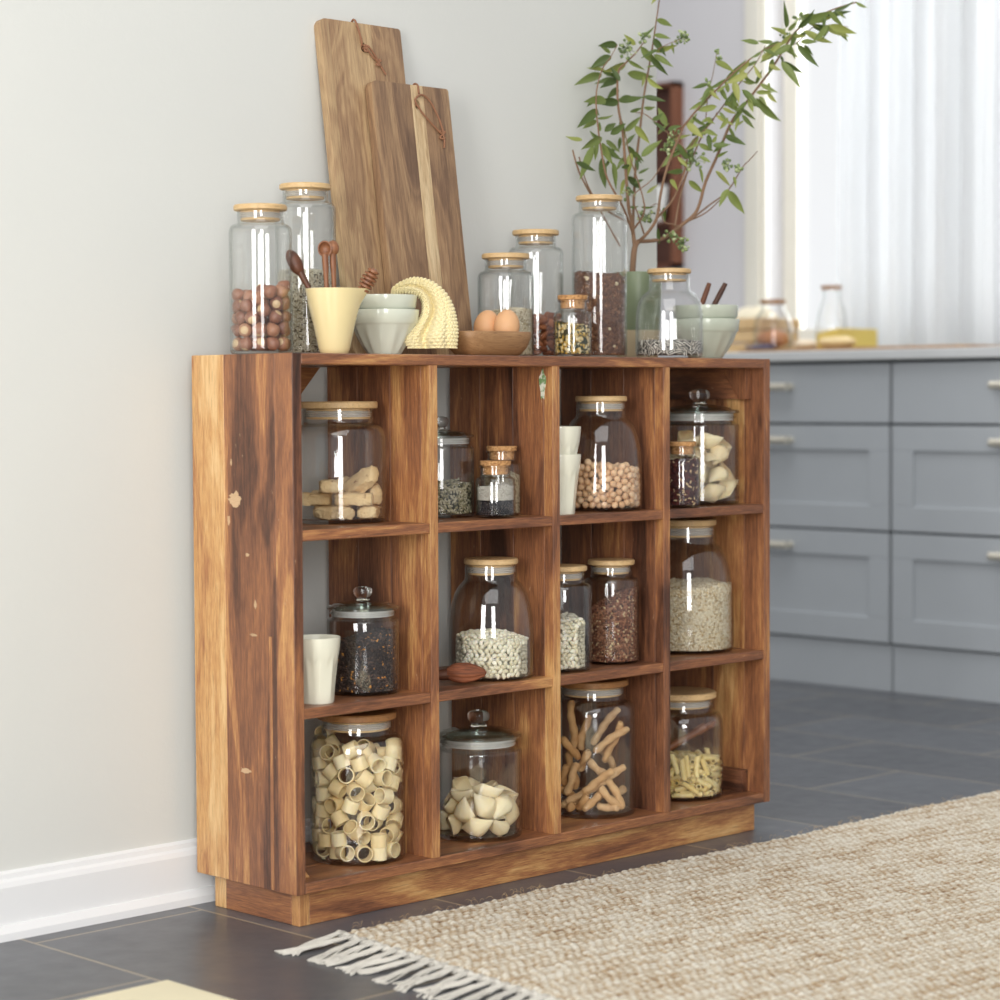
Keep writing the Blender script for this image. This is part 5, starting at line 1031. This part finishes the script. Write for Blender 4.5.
# ================================================================ cutting boards leaning on the wall
leather = plain('tan_leather_cord', srgb(146, 102, 74), .7, .1)
def cboard(w, h, th, loc, lean, holex, holez, label, tones, splits, seed, cord):
    e = empty('cutting_board', loc, label, 'cutting board', 'cutting boards leaning on the wall'); e.rotation_euler = (-lean, 0, 0)
    r = .014; out = []
    for cx0, cz0, a0 in ((r, h-r, 90), (r, r, 180), (w-r, r, 270), (w-.006, h-.006, 0)):
        rr = r if cx0 != w-.006 else .006
        for k in range(6): a = math.radians(a0+90*k/5); out.append((cx0+rr*math.cos(a), cz0+rr*math.sin(a)))
    hole = [(holex+.0062*math.cos(2*PI*k/16), holez+.0085*math.sin(2*PI*k/16)) for k in range(16)]
    b = MB(); cuts = [0]+splits+[w]
    for i_, (xa, xb, tn_) in enumerate(zip(cuts, cuts[1:], tones)):     # glued staves
        o_ = [p for p in out if p[0] < .05] if i_ == 0 else []
        if i_ == 0: poly = [(xb, h)]+o_+[(xb, 0)]
        elif i_ == len(tones)-1: poly = [(xa, 0)]+[p for p in out if p[0] > w-.05]+[(xa, h)]
        else: poly = [(xa, 0), (xb, 0), (xb, h), (xa, h)]
        hl = hole if xa < holex < xb else None
        b.prism(poly, 0, th, 'y', 2, tn_, seed+i_*2.3, .0009, None, hl)
    bo = b.build('board', M['acacia'], e, True, .5)
    c = MB()
    for pts in cord: c.tube(pts, .0019, 8)
    c.build('cord', leather, e); return e, bo
def stave_mat(splits, tones, seed):
    return None
def knotc(x, z, y, s=.0045):
    return [(x+s*math.sin(2*t)*1.0, y-.003+.0015*math.cos(3*t), z+s*1.3*math.cos(t)) for t in [2*PI*k/20 for k in range(21)]]
def smooth(pts, n=5):
    o = []; P_ = [Vector(p) for p in pts]
    for i in range(len(P_)-1):
        a, b_, c, d = P_[max(i-1, 0)], P_[i], P_[i+1], P_[min(i+2, len(P_)-1)]
        for k in range(n):
            f = k/n; o.append(b_+.5*f*(c-a+f*(2*a-5*b_+4*c-d+f*(3*(b_-c)+d-a))))
    return o+[P_[-1]]
lt = math.atan(.085/.592)
hx, hz_ = .097, .556
cboard(.191, .600, .018, (.305, .2045, HT+.003), lt, hx, hz_, 'taller cutting board, acacia with tan cord, leaning behind the shorter one', [.68, .60, .88, .52], [.020, .106, .119], 5,
 [smooth([(hx-.004, .009, .545+.01), (hx-.004, -.001, .562), (hx-.010, -.003, .585), (hx-.012, .002, .604), (hx-.010, .012, .606), (hx-.008, .021, .590), (hx, .019, hz_), (hx, .008, hz_)]),
  smooth([(hx, .006, hz_-.002), (hx+.002, -.004, hz_-.002), (hx+.016, -.004, hz_-.016), (hx+.030, -.003, hz_-.026), (hx+.044, -.0035, hz_-.046)]), smooth([(hx-.002, .004, hz_+.004), (hx+.006, -.005, hz_+.002), (hx+.020, -.004, hz_-.011), (hx+.030, -.003, hz_-.024)]), knotc(hx+.030, hz_-.025, 0), knotc(hx+.004, hz_-.002, 0)])
hx, hz_ = .107, .458
cboard(.188, .494, .018, (.392, .1855, HT+.003), lt-.006, hx, hz_, 'shorter cutting board with pale sapwood streak and knotted cord, in front of the taller one', [.42, .88, .42], [.094, .124], 8,
 [smooth([(hx, .010, hz_), (hx-.004, -.003, hz_-.002), (hx+.006, -.0045, hz_-.016), (hx+.030, -.004, hz_-.036), (hx+.050, -.0035, hz_-.050), (hx+.052, -.004, hz_-.040), (hx+.042, -.004, hz_-.014), (hx+.026, -.004, hz_+.010), (hx+.008, -.004, hz_+.018), (hx-.008, -.004, hz_+.008), (hx-.004, -.002, hz_-.002), (hx, .01, hz_)]),
  smooth([(hx+.004, -.002, hz_+.020), (hx+.005, -.001, .490), (hx+.006, .003, .4965), (hx+.006, .012, .4975), (hx+.004, .021, .48), (hx, .019, hz_), (hx, .012, hz_)]), smooth([(hx+.052, -.004, hz_-.049), (hx+.054, -.0045, hz_-.062), (hx+.053, -.003, hz_-.076)]), knotc(hx+.052, hz_-.052, 0, .006)])

# ================================================================ potted plant
pp = Vector((1.050, .212, HT)); e = empty('potted_plant', pp, 'leafy branching shrub in a green and beige pot on top of the shelf', 'plant')
I2 = Matrix.Translation(-pp); D0 = depth(pp+Vector((0, 0, .3)))
m = NT('two_tone_pot'); s = m.new('ShaderNodeSeparateXYZ'); m.link(m.coord(), s.inputs[0]); k = m.math('GREATER_THAN', s.outputs[2], .058); m.base(m.mix(k, srgb(206, 190, 156), srgb(132, 144, 114))); m.set(Roughness=.35); PM = m.mat
b = MB(); b.lathe([(0, .001), (.036, 0), (.040, .003), (.0445, .06), (.0485, .166), (.0490, .171), (.0470, .172), (.0455, .168), (.045, .155), (0, .155)], 48); b.build('pot', PM, e)
b = MB(); b.lathe([(0, .163), (.02, .162), (.0445, .156), (.0445, .152), (0, .152)], 32, rfn=lambda a, z, r: 1+.02*math.sin(9*a)); b.build('soil', plain('potting_soil', srgb(62, 48, 38), .95, .2, bump=(120, 1, .004)), e)
def PW(cx0, cy0, dz=0):
    px, py = 560+cx0*.28, cy0*.28; d = D0+dz
    if px < 640: d -= (640-px)*.0016
    return atd(px, py, d)-pp
bark = plain('brown_twig_bark', srgb(134, 104, 80), .8, .18, bump=(300, .5, .002)); b = MB()
trunk0 = Vector((-.004, 0, .158))
BR = [ # depth shift, start radius, end radius, crop points
 (0, .0062, .0052, [(256, 1020), (262, 925), (268, 880), (280, 862)]),
 (.00, .0042, .0012, [(268, 885), (262, 840), (256, 790), (245, 740), (234, 600), (225, 480), (207, 370), (208, 260), (235, 225), (270, 190), (300, 150)]),
 (.03, .0030, .0010, [(262, 850), (262, 760), (270, 600), (285, 470), (300, 340), (318, 240), (330, 170), (343, 80), (355, 0), (366, -70)]),
 (-.03, .0024, .0008, [(262, 840), (225, 740), (170, 640), (148, 540), (132, 420), (130, 330), (150, 250), (180, 205), (205, 160)]),
 (.02, .0022, .0016, [(255, 800), (180, 760), (125, 715), (80, 640), (60, 590), (45, 535)]),
 (.01, .0018, .0012, [(215, 880), (170, 800), (118, 700), (90, 640), (68, 560)]),
 (-.02, .0034, .0010, [(280, 862), (310, 835), (345, 780), (360, 690), (385, 590), (430, 480), (450, 440), (505, 375), (560, 320), (620, 260), (680, 210), (735, 175), (790, 150)]),
 (.02, .0040, .0014, [(280, 862), (325, 860), (370, 850), (440, 800), (490, 750), (520, 650), (560, 560), (610, 440), (655, 380), (700, 320), (760, 240), (815, 150), (850, 105), (900, 70), (975, 34), (1060, 8)]),
 (.05, .0020, .0008, [(470, 782), (530, 735), (600, 680), (650, 600), (680, 568), (705, 540)]),
 (.03, .0018, .0006, [(462, 788), (520, 760), (570, 715), (605, 675)]),
 (-.04, .0022, .0007, [(262, 820), (300, 760), (292, 690), (250, 560), (232, 470)]),
 (0, .0024, .0008, [(345, 780), (410, 700), (455, 560), (400, 490), (310, 412), (270, 402)]),
 (.04, .0022, .0008, [(410, 810), (430, 700), (460, 600), (510, 480), (570, 395), (640, 300), (700, 225), (735, 160)]),
 (-.02, .0018, .0007, [(300, 835), (280, 770), (262, 700), (330, 640), (380, 560)]),
 (-.01, .0014, .0006, [(430, 810), (400, 800), (370, 790), (350, 730), (320, 740)]),
 (.02, .0012, .0005, [(520, 430), (530, 330), (545, 270), (560, 185)]),
 (-.03, .0012, .0005, [(325, 190), (380, 160), (430, 140)]),
 (.00, .0016, .0006, [(452, 560), (480, 500), (540, 440), (560, 400)]),
 (.03, .0014, .0006, [(800, 170), (850, 150), (900, 100), (960, 90), (1030, 96)]),
]
for dz, r0, r1, pts in BR:
    P_ = smooth([PW(x, y, dz if i else 0) for i, (x, y) in enumerate(pts)], 4); n = len(P_); b.tube(P_, [r0+(r1-r0)*i/(n-1) for i in range(n)], 8)
b.build('branches', bark, e)
LV = '''205 160 135 165;180 190 140 160;270 160 228 122;300 130 338 92;335 125 395 138;340 185 420 162;335 195 405 240;310 240 345 235;235 225 155 255;160 250 95 242;150 265 50 305;200 285 122 300;210 262 165 272;208 315 168 352;240 262 335 272;300 270 292 310;165 360 85 365;130 345 95 380;210 365 125 370;205 360 300 345;300 345 378 362;215 355 270 350;250 400 295 385;300 385 340 380;135 425 190 408;135 390 60 458;130 430 80 460;140 470 140 430;80 500 20 485;145 500 105 465;150 490 75 535;120 520 70 640;135 500 125 570;150 560 162 670;150 510 190 590;165 500 215 545;190 580 200 680;215 490 210 540;180 480 235 440;230 470 290 415;268 450 322 515;290 560 365 500;262 540 300 580;255 545 240 640;240 630 290 675;230 560 200 610;375 470 330 435;380 450 350 385;385 465 435 450;410 500 470 480;470 485 535 440;500 480 545 470;520 450 545 420;545 520 610 515;545 510 560 480;440 610 380 615;430 590 455 570;500 600 510 655;460 645 512 690;555 610 610 665;620 630 628 670;600 680 660 765;600 675 568 740;370 740 375 795;350 815 355 870;290 740 340 735;250 740 280 735;560 380 480 390;580 385 630 405;570 400 600 435;650 410 695 460;590 485 665 518;640 420 625 470;590 380 620 330;620 290 640 370;650 320 720 390;700 350 790 430;710 345 740 380;740 330 775 365;745 295 750 340;720 280 690 225;700 300 722 250;590 290 665 212;530 300 470 315;525 300 560 335;720 210 800 145;760 150 705 145;710 155 645 145;770 190 715 225;790 220 860 318;800 220 870 262;790 200 800 230;850 160 925 240;860 150 920 150;870 160 905 200;810 125 750 97;808 100 800 0;815 110 850 70;850 100 910 30;870 110 975 150;880 80 970 40;890 70 975 60;900 90 975 95;860 60 930 50;950 60 1040 40;960 90 1060 120;980 40 1050 0;960 40 1010 90;215 290 180 240;350 480 390 440;330 430 370 400;540 420 500 440;560 330 600 300;640 380 600 360;675 370 720 380;600 330 590 280;455 455 490 400;480 520 440 560;530 480 540 540;560 560 600 540;420 560 460 600;500 560 540 580;235 520 270 480;200 530 160 560;180 560 150 600;160 470 200 440;280 620 320 600;310 690 350 660;820 160 840 210;835 130 880 130;600 420 570 460;625 450 660 430;700 330 760 330;675 350 690 400;395 640 420 680;230 640 215 700;265 655 300 640;220 600 250 590;745 230 790 250;760 210 745 270;690 300 650 290'''.split(';')
q = random.Random(21); EX = []
for dz, r0, r1, pts in BR[1:]:
    for (xa, ya), (xb, yb) in zip(pts, pts[1:]):
        if ya < 640 and math.hypot(xb-xa, yb-ya) > 45:
            for _ in range(2 if xa > 440 else 1):
                f = q.random(); x, y = xa+(xb-xa)*f, ya+(yb-ya)*f; a = q.uniform(0, 2*PI); l_ = q.uniform(45, 85); EX.append('%f %f %f %f' % (x, y, x+l_*math.cos(a), y+l_*(.35*math.sin(a)+.55)))
LV = LV+EX
lb = MB(); q = random.Random(3)
for idx, s in enumerate(LV):
    x0, y0, x1, y1 = map(float, s.split()); dz = q.uniform(-.04, .04)
    a, t_ = PW(x0, y0, dz), PW(x1, y1, dz+q.uniform(-.02, .02)); ln = (t_-a).length; dr = (t_-a).normalized(); side = dr.cross(-FW); side = (side*math.cos(q.uniform(-.9, .9))+(-FW)*math.sin(q.uniform(-.8, .8))).normalized(); nn_ = side.cross(dr).normalized()
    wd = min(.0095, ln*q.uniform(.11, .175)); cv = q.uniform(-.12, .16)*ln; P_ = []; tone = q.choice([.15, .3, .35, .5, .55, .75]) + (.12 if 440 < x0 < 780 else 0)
    for i in range(11):
        f = i/10; c = a+dr*ln*f+Vector((0, 0, -1))*cv*math.sin(PI*f*.9)*.7*(1 if cv > 0 else .4); hw = wd*(math.sin(PI*min(1, f*1.02)**.72)**.9)*(1-.15*f)+.0002
        P_.append([c-side*hw+nn_*hw*.35, c-side*hw*.5+nn_*hw*.10, c, c+side*hw*.5+nn_*hw*.10, c+side*hw+nn_*hw*.35])
    G_ = [[(i*.1, k*.25, 0) for k in range(5)] for i in range(11)]
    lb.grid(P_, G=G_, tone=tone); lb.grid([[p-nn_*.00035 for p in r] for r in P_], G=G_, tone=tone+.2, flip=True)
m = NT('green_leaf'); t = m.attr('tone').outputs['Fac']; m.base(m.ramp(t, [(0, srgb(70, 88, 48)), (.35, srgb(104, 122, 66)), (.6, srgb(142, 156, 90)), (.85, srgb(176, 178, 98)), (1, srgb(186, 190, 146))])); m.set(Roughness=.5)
tr = m.new('ShaderNodeBsdfTranslucent'); m.link(m.ramp(t, [(0, srgb(110, 140, 50)), (1, srgb(200, 210, 110))]), tr.inputs[0]); mx = m.new('ShaderNodeMixShader'); mx.inputs[0].default_value = .32; m.link(m.b.outputs[0], mx.inputs[1]); m.link(tr.outputs[0], mx.inputs[2]); m.link(mx.outputs[0], m.out.inputs[0])
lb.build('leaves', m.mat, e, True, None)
q = random.Random(8)
m = NT('green_flower_buds'); m.base(m.ramp(m.attr('tone').outputs['Fac'], [(0, srgb(84, 104, 60)), (.6, srgb(140, 158, 96)), (1, srgb(196, 204, 160))]))
for x, y, n_, r_ in ((240, 175, 26, 34), (300, 135, 16, 22), (435, 135, 26, 26), (570, 215, 9, 16), (562, 185, 5, 8), (525, 293, 7, 12), (410, 490, 14, 26), (480, 575, 30, 42), (395, 530, 14, 24), (600, 590, 16, 22), (640, 600, 14, 18), (310, 770, 28, 34), (395, 845, 16, 26), (440, 875, 22, 28), (245, 690, 16, 26), (855, 70, 14, 26), (800, 120, 10, 20), (375, 530, 8, 16)):
    fb = MB()
    for k in range(n_):
        a = q.uniform(0, 6.3); rr = r_*math.sqrt(q.random()); c = PW(x+rr*math.cos(a), y+rr*math.sin(a), q.uniform(-.01, .01)); s_ = q.uniform(.0022, .0042)
        bm = ico(1, lambda v: v*s_); bm.verts.index_update(); fb.absorb(bm, Matrix.Translation(c), tone=q.random(), seed=1)
        if True: c0 = PW(x, y, 0); fb.tube([c0, (c0+c)/2+Vector((0, 0, .001)), c], .0005, 4, .2)
    fb.build('flower_cluster', m.mat, e, True, None)

# ================================================================ the rug
RA = Vector((.020, -.080)); ux = Vector((1, -.010)).normalized(); uy = Vector((-.100, -1)).normalized()
m = NT('woven_jute'); g_ = m.attr('gc').outputs['Vector']
v1 = m.noise(m.mapping(g_, (55, 95, 1)), 1, 3, .7); v2 = m.noise(m.mapping(g_, (9, 13, 1)), 1, 3, .6); v3 = m.noise(m.mapping(g_, (420, 900, 1)), 1, 2)
v = m.math('ADD', m.math('MULTIPLY', v1, .75), m.math('ADD', m.math('MULTIPLY', v2, .45), m.math('MULTIPLY', v3, .35)))
tn_ = m.attr('tone').outputs['Fac']
c = m.ramp(m.math('MULTIPLY_ADD', tn_, .16, v), [(.48, srgb(118, 88, 62)), (.62, srgb(182, 154, 120)), (.76, srgb(210, 196, 172)), (.90, srgb(230, 223, 208))])
m.base(c); m.set(Roughness=.95); m.bump(v3, .7, .003); JUTE = m.mat
e = empty('jute_rug', (.9, -.7, 0), 'woven beige jute rug with white fringe on the slate floor', 'rug'); IR = Matrix.Translation(-e.location)
Wr, Hr = 2.1, 1.25; NX, NY = 640, 430; P, G, T_ = [], [], []
q = np.random.default_rng(2)
rowp = .0120; colp = .0175
for i in range(NY+1):
    row, gr = [], []; y = Hr*(i/NY)**1.25 if False else Hr*i/NY
    for j in range(NX+1):
        x = Wr*j/NX; r = int(y/rowp); f = (y/rowp) % 1; cph = (x/colp+.37*r+.25*math.sin(x*9+r)) % 1
        hgt = .0048*math.sin(PI*f)**.6*(.45+.55*math.sin(PI*cph)**.7)*(.75+.5*math.sin(r*12.9+int(x/colp+.37*r)*4.1)**2)
        edge = min(1, min(x, y)/.012)
        wob = .004*math.sin(x*7)+.0025*math.sin(x*23+1)
        p2 = RA+ux*x+uy*(y+wob*max(0, 1-y/.2))
        row.append(Vector((p2.x, p2.y, .0025+(.006+hgt+.0012*q.random())*edge))-e.location); gr.append((x, y, 0)); T_.append(2.2*(math.sin(PI*cph)**.8*math.sin(PI*f)**.8)*(.35+.65*math.sin(r*7.3+int(x/colp+.37*r)*2.9+x*3)**2)-.75)
    P.append(row); G.append(gr)
b = MB(); b.grid(P, G=G, flip=True); b.t = T_
und = [[Vector((p.x, p.y, .0005-e.location.z)) for p in (P[a][0], P[a][-1])] for a in (0, -1)]
# skirt down to the floor along the edges
rim = [P[0][j] for j in range(NX+1)]+[P[i][-1] for i in range(1, NY+1)]+[P[-1][j] for j in range(NX-1, -1, -1)]+[P[i][0] for i in range(NY-1, 0, -1)]
n = len(b.v)
for p in rim: b.v += [tuple(p), (p.x, p.y, .0006)]; b.g += [(p.x, p.y, 0)]*2; b.t += [.4]*2
k_ = len(rim)
for i in range(k_): j = (i+1) % k_; b.f.append([n+2*i, n+2*j, n+2*j+1, n+2*i+1]); b.m.append(0)
b.build('rug_weave', JUTE, e, True, None)
wool = plain('white_fringe_yarn', srgb(220, 215, 204), .95, .10, bump=(700, .9, .002))
# knotted binding and tassels: each tassel a bundle of yarns
q = random.Random(5); b = MB(); b.tube([Vector((*(RA+uy*y-ux*.003), .008))-e.location+Vector((0, 0, .0015*math.sin(y*300))) for y in [k*.006 for k in range(int(Hr/.006))]], .0048, 8); b.build('binding', wool, e, True, None)
nt = 34
for k in range(nt):
    y = .012+k*(Hr-.03)/(nt-1)*.80; b = MB(); base_ = RA+uy*y; ln = q.uniform(.105, .135); drift = q.uniform(-.25, .35); 
    for s_ in range(9):
        sp_ = (s_-4)/4; P_ = []
        for i in range(9):
            f = i/8; x = -ln*f*(1+q.uniform(-.03, .03)*(i == 8)); yy = sp_*(.0035+.0085*f**1.2)+.003*math.sin(s_*3.1+k)*f+drift*ln*f*f+.0022*math.sin(f*7+s_*1.7+k)
            z = max(.0021, .0085*(1-f*1.2)+.0022+.0020*abs(math.sin(s_*2.1+f*4+k)))
            p2 = base_+ux*x+uy*yy; P_.append(Vector((p2.x, p2.y, z))-e.location)
        b.tube(P_, .0014, 6)
    p2 = base_-ux*.006; bm = ico(2, lambda c: (c.x*.0075, c.y*.0070, c.z*.0055)); bm.verts.index_update(); b.absorb(bm, Matrix.Translation(Vector((p2.x, p2.y, .0075))-e.location)); b.build('tassel', wool, e, True, None)
# stray jute fibres along the edge
b = MB(); 
for k in range(200):
    if k % 3: x, y = q.uniform(0, Wr), q.uniform(-.002, .02)
    else: x, y = q.uniform(0, Wr), q.uniform(0, Hr*.8)
    p = RA+ux*x+uy*y; a = q.uniform(0, 6.3); l_ = q.uniform(.005, .014); P_ = []
    for i in range(6):
        f = i/5; P_.append(Vector((p.x+l_*f*math.cos(a+f*1.2), p.y+l_*f*math.sin(a), .010+.008*math.sin(PI*f*.8)))-e.location)
    b.tube(P_, .00018, 4)
tag(b.build('fibre_fuzz', plain('jute_fibre', srgb(206, 178, 136), .9, .1), e, True, None), kind='stuff')
# cream mat at the lower left
b = MB(); b.box((-1.6, -1.9, .0004), (-.346, -.125, .009), 0, .5, 3, .003)
tag(b.build('floor_mat', plain('cream_mat_weave', srgb(232, 222, 190), .9, .04, bump=(500, .5, .002))), 'cream floor mat with its edge showing at the lower left', 'mat')

# ================================================================ things on the kitchen worktop
KZ = .9873
def wpt(px, X): d = ray(px, 330); p = CAM+d*((X-CX)/d.x); return p.y
# breadbasket crate
yc = 1.83; xc = 3.40
e = empty('wooden_crate', (xc, yc, KZ), 'slatted wooden crate lined with cloth on the kitchen worktop', 'crate')
b = MB()
for z0, z1 in ((0, .034), (.040, .074), (.080, .112)):
    k = 1-.12*(1-z1/.112)
    b.box((-.10*k, -.095*k, z0), (-.09*k, .095*k, z1), 1, .6); b.box((.09*k, -.095*k, z0), (.10*k, .095*k, z1), 1, .5); b.box((-.10*k, -.095*k-.008, z0), (.10*k, -.095*k, z1), 0, .6); b.box((-.10*k, .095*k, z0), (.10*k, .095*k+.008, z1), 0, .6)
b.build('slats', M['bamboo'], e, False); b = MB(); b.box((-.088, -.083, .001), (.088, .083, .008)); 
for sx in (-.082, .082):
    for sy in (-.078, .078): b.box((sx-.007, sy-.007, 0), (sx+.007, sy+.007, .11))
b.build('frame', M['bamboo'], e, False)
def cushion(name, loc, rx, ry, rz, mat, label, cat, sd=1, group=None):
    b = MB(); bm = ico(4, lambda c: (c.x*rx, c.y*ry, (abs(c.z)**.8*math.copysign(1, c.z))*rz*(1+.10*math.sin(c.x*5+sd)+.08*math.sin(c.y*7+sd*2)))); bm.verts.index_update(); b.absorb(bm); return tag(b.build(name, mat, loc=loc), label, cat, group)
cushion('linen_cloth', (xc, yc, KZ+.105), .082, .074, .045, plain('cream_linen', srgb(236, 226, 200), .9, .04, bump=(60, .8, .01)), 'rumpled cream cloth bulging from the crate on the worktop', 'cloth', 2)
b = MB(); b.box((3.20, .9, KZ), (3.42, 1.735, KZ+.012), 1, .6, 3, .003); tag(b.build('chopping_board', M['tray']), 'low brown chopping board lying on the kitchen worktop', 'chopping board')
# glass jar with brown loaf, tall jar behind
def bgjar(loc, R, H, label):
    e = empty('storage_jar', loc, label, 'jar'); b = MB(); pf = [(0, .001), (R*.8, 0), (R, .012), (R*1.0, H*.45), (R*.86, H*.66), (R*.62, H*.78), (R*.60, H-.012)]
    b.lathe(shell(pf, .003, .006), 40); b.build('glass_body', M['glass'], e); b = MB(); b.lathe([(0, H-.012), (R*.66, H-.012), (R*.67, H-.002), (R*.66, H), (0, H)], 32); b.build('lid', M['oldlid'], e); return e
z2 = KZ+.0125
bgjar((3.32, 1.695, z2), .060, .155, 'glass jar with wooden lid over a brown loaf on the kitchen worktop')
cushion('bread_loaf', (3.32, 1.695, z2+.006+.027), .050, .050, .027, plain('brown_crust', srgb(186, 124, 78), .7, .15), 'round brown loaf inside the glass jar on the kitchen worktop', 'bread', 1)
bgjar((3.52, 1.62, KZ+.0003), .050, .215, 'tall clear glass jar with wooden lid at the kitchen window')
b = MB(); b.prism([(0, 0), (.085, 0), (.085, .060), (0, .075)], -.10, .10, 'x', bev=.003)
tag(b.build('yellow_box', plain('yellow_card', srgb(226, 200, 104), .5, .03), loc=(3.42+.04, 1.47, KZ+.0004), smooth=False), 'yellow box at the right of the kitchen worktop', 'box')
bb = [piece_mesh('blueberry', ico(2, lambda c: (c.x*.0075, c.y*.0075, c.z*.0068)), rnd_mat('blueberry_skin', [(0, srgb(52, 56, 92)), (1, srgb(112, 118, 150))], .6))]
q = random.Random(6)
for k in range(14):
    o = bpy.data.objects.new('blueberry', bb[0]); COL.objects.link(o); o.location = (3.235+(k % 3)*.018, 1.725-(k//3)*.020-.004*(k % 2), z2+.0068); tag(o, 'small dark blueberry on the kitchen chopping board', 'blueberry', 'blueberries on the chopping board')
cushion('butter_dish', (3.15, 1.82, KZ+.0170), .045, .06, .0170, plain('white_china', srgb(240, 238, 230), .3), 'white china dish at the left of the kitchen worktop', 'dish', 3)
cushion('flour_dough', (3.30, 1.55, z2+.014), .035, .035, .014, plain('pale_dough', srgb(238, 222, 196), .8, .03), 'small pale ball of dough on the kitchen chopping board', 'dough', 4)
cushion('pastry', (3.30, 1.43, z2+.018), .05, .06, .018, plain('pale_pastry', srgb(236, 212, 160), .7, .06), 'pale golden pastry on the kitchen chopping board at right', 'pastry', 5)
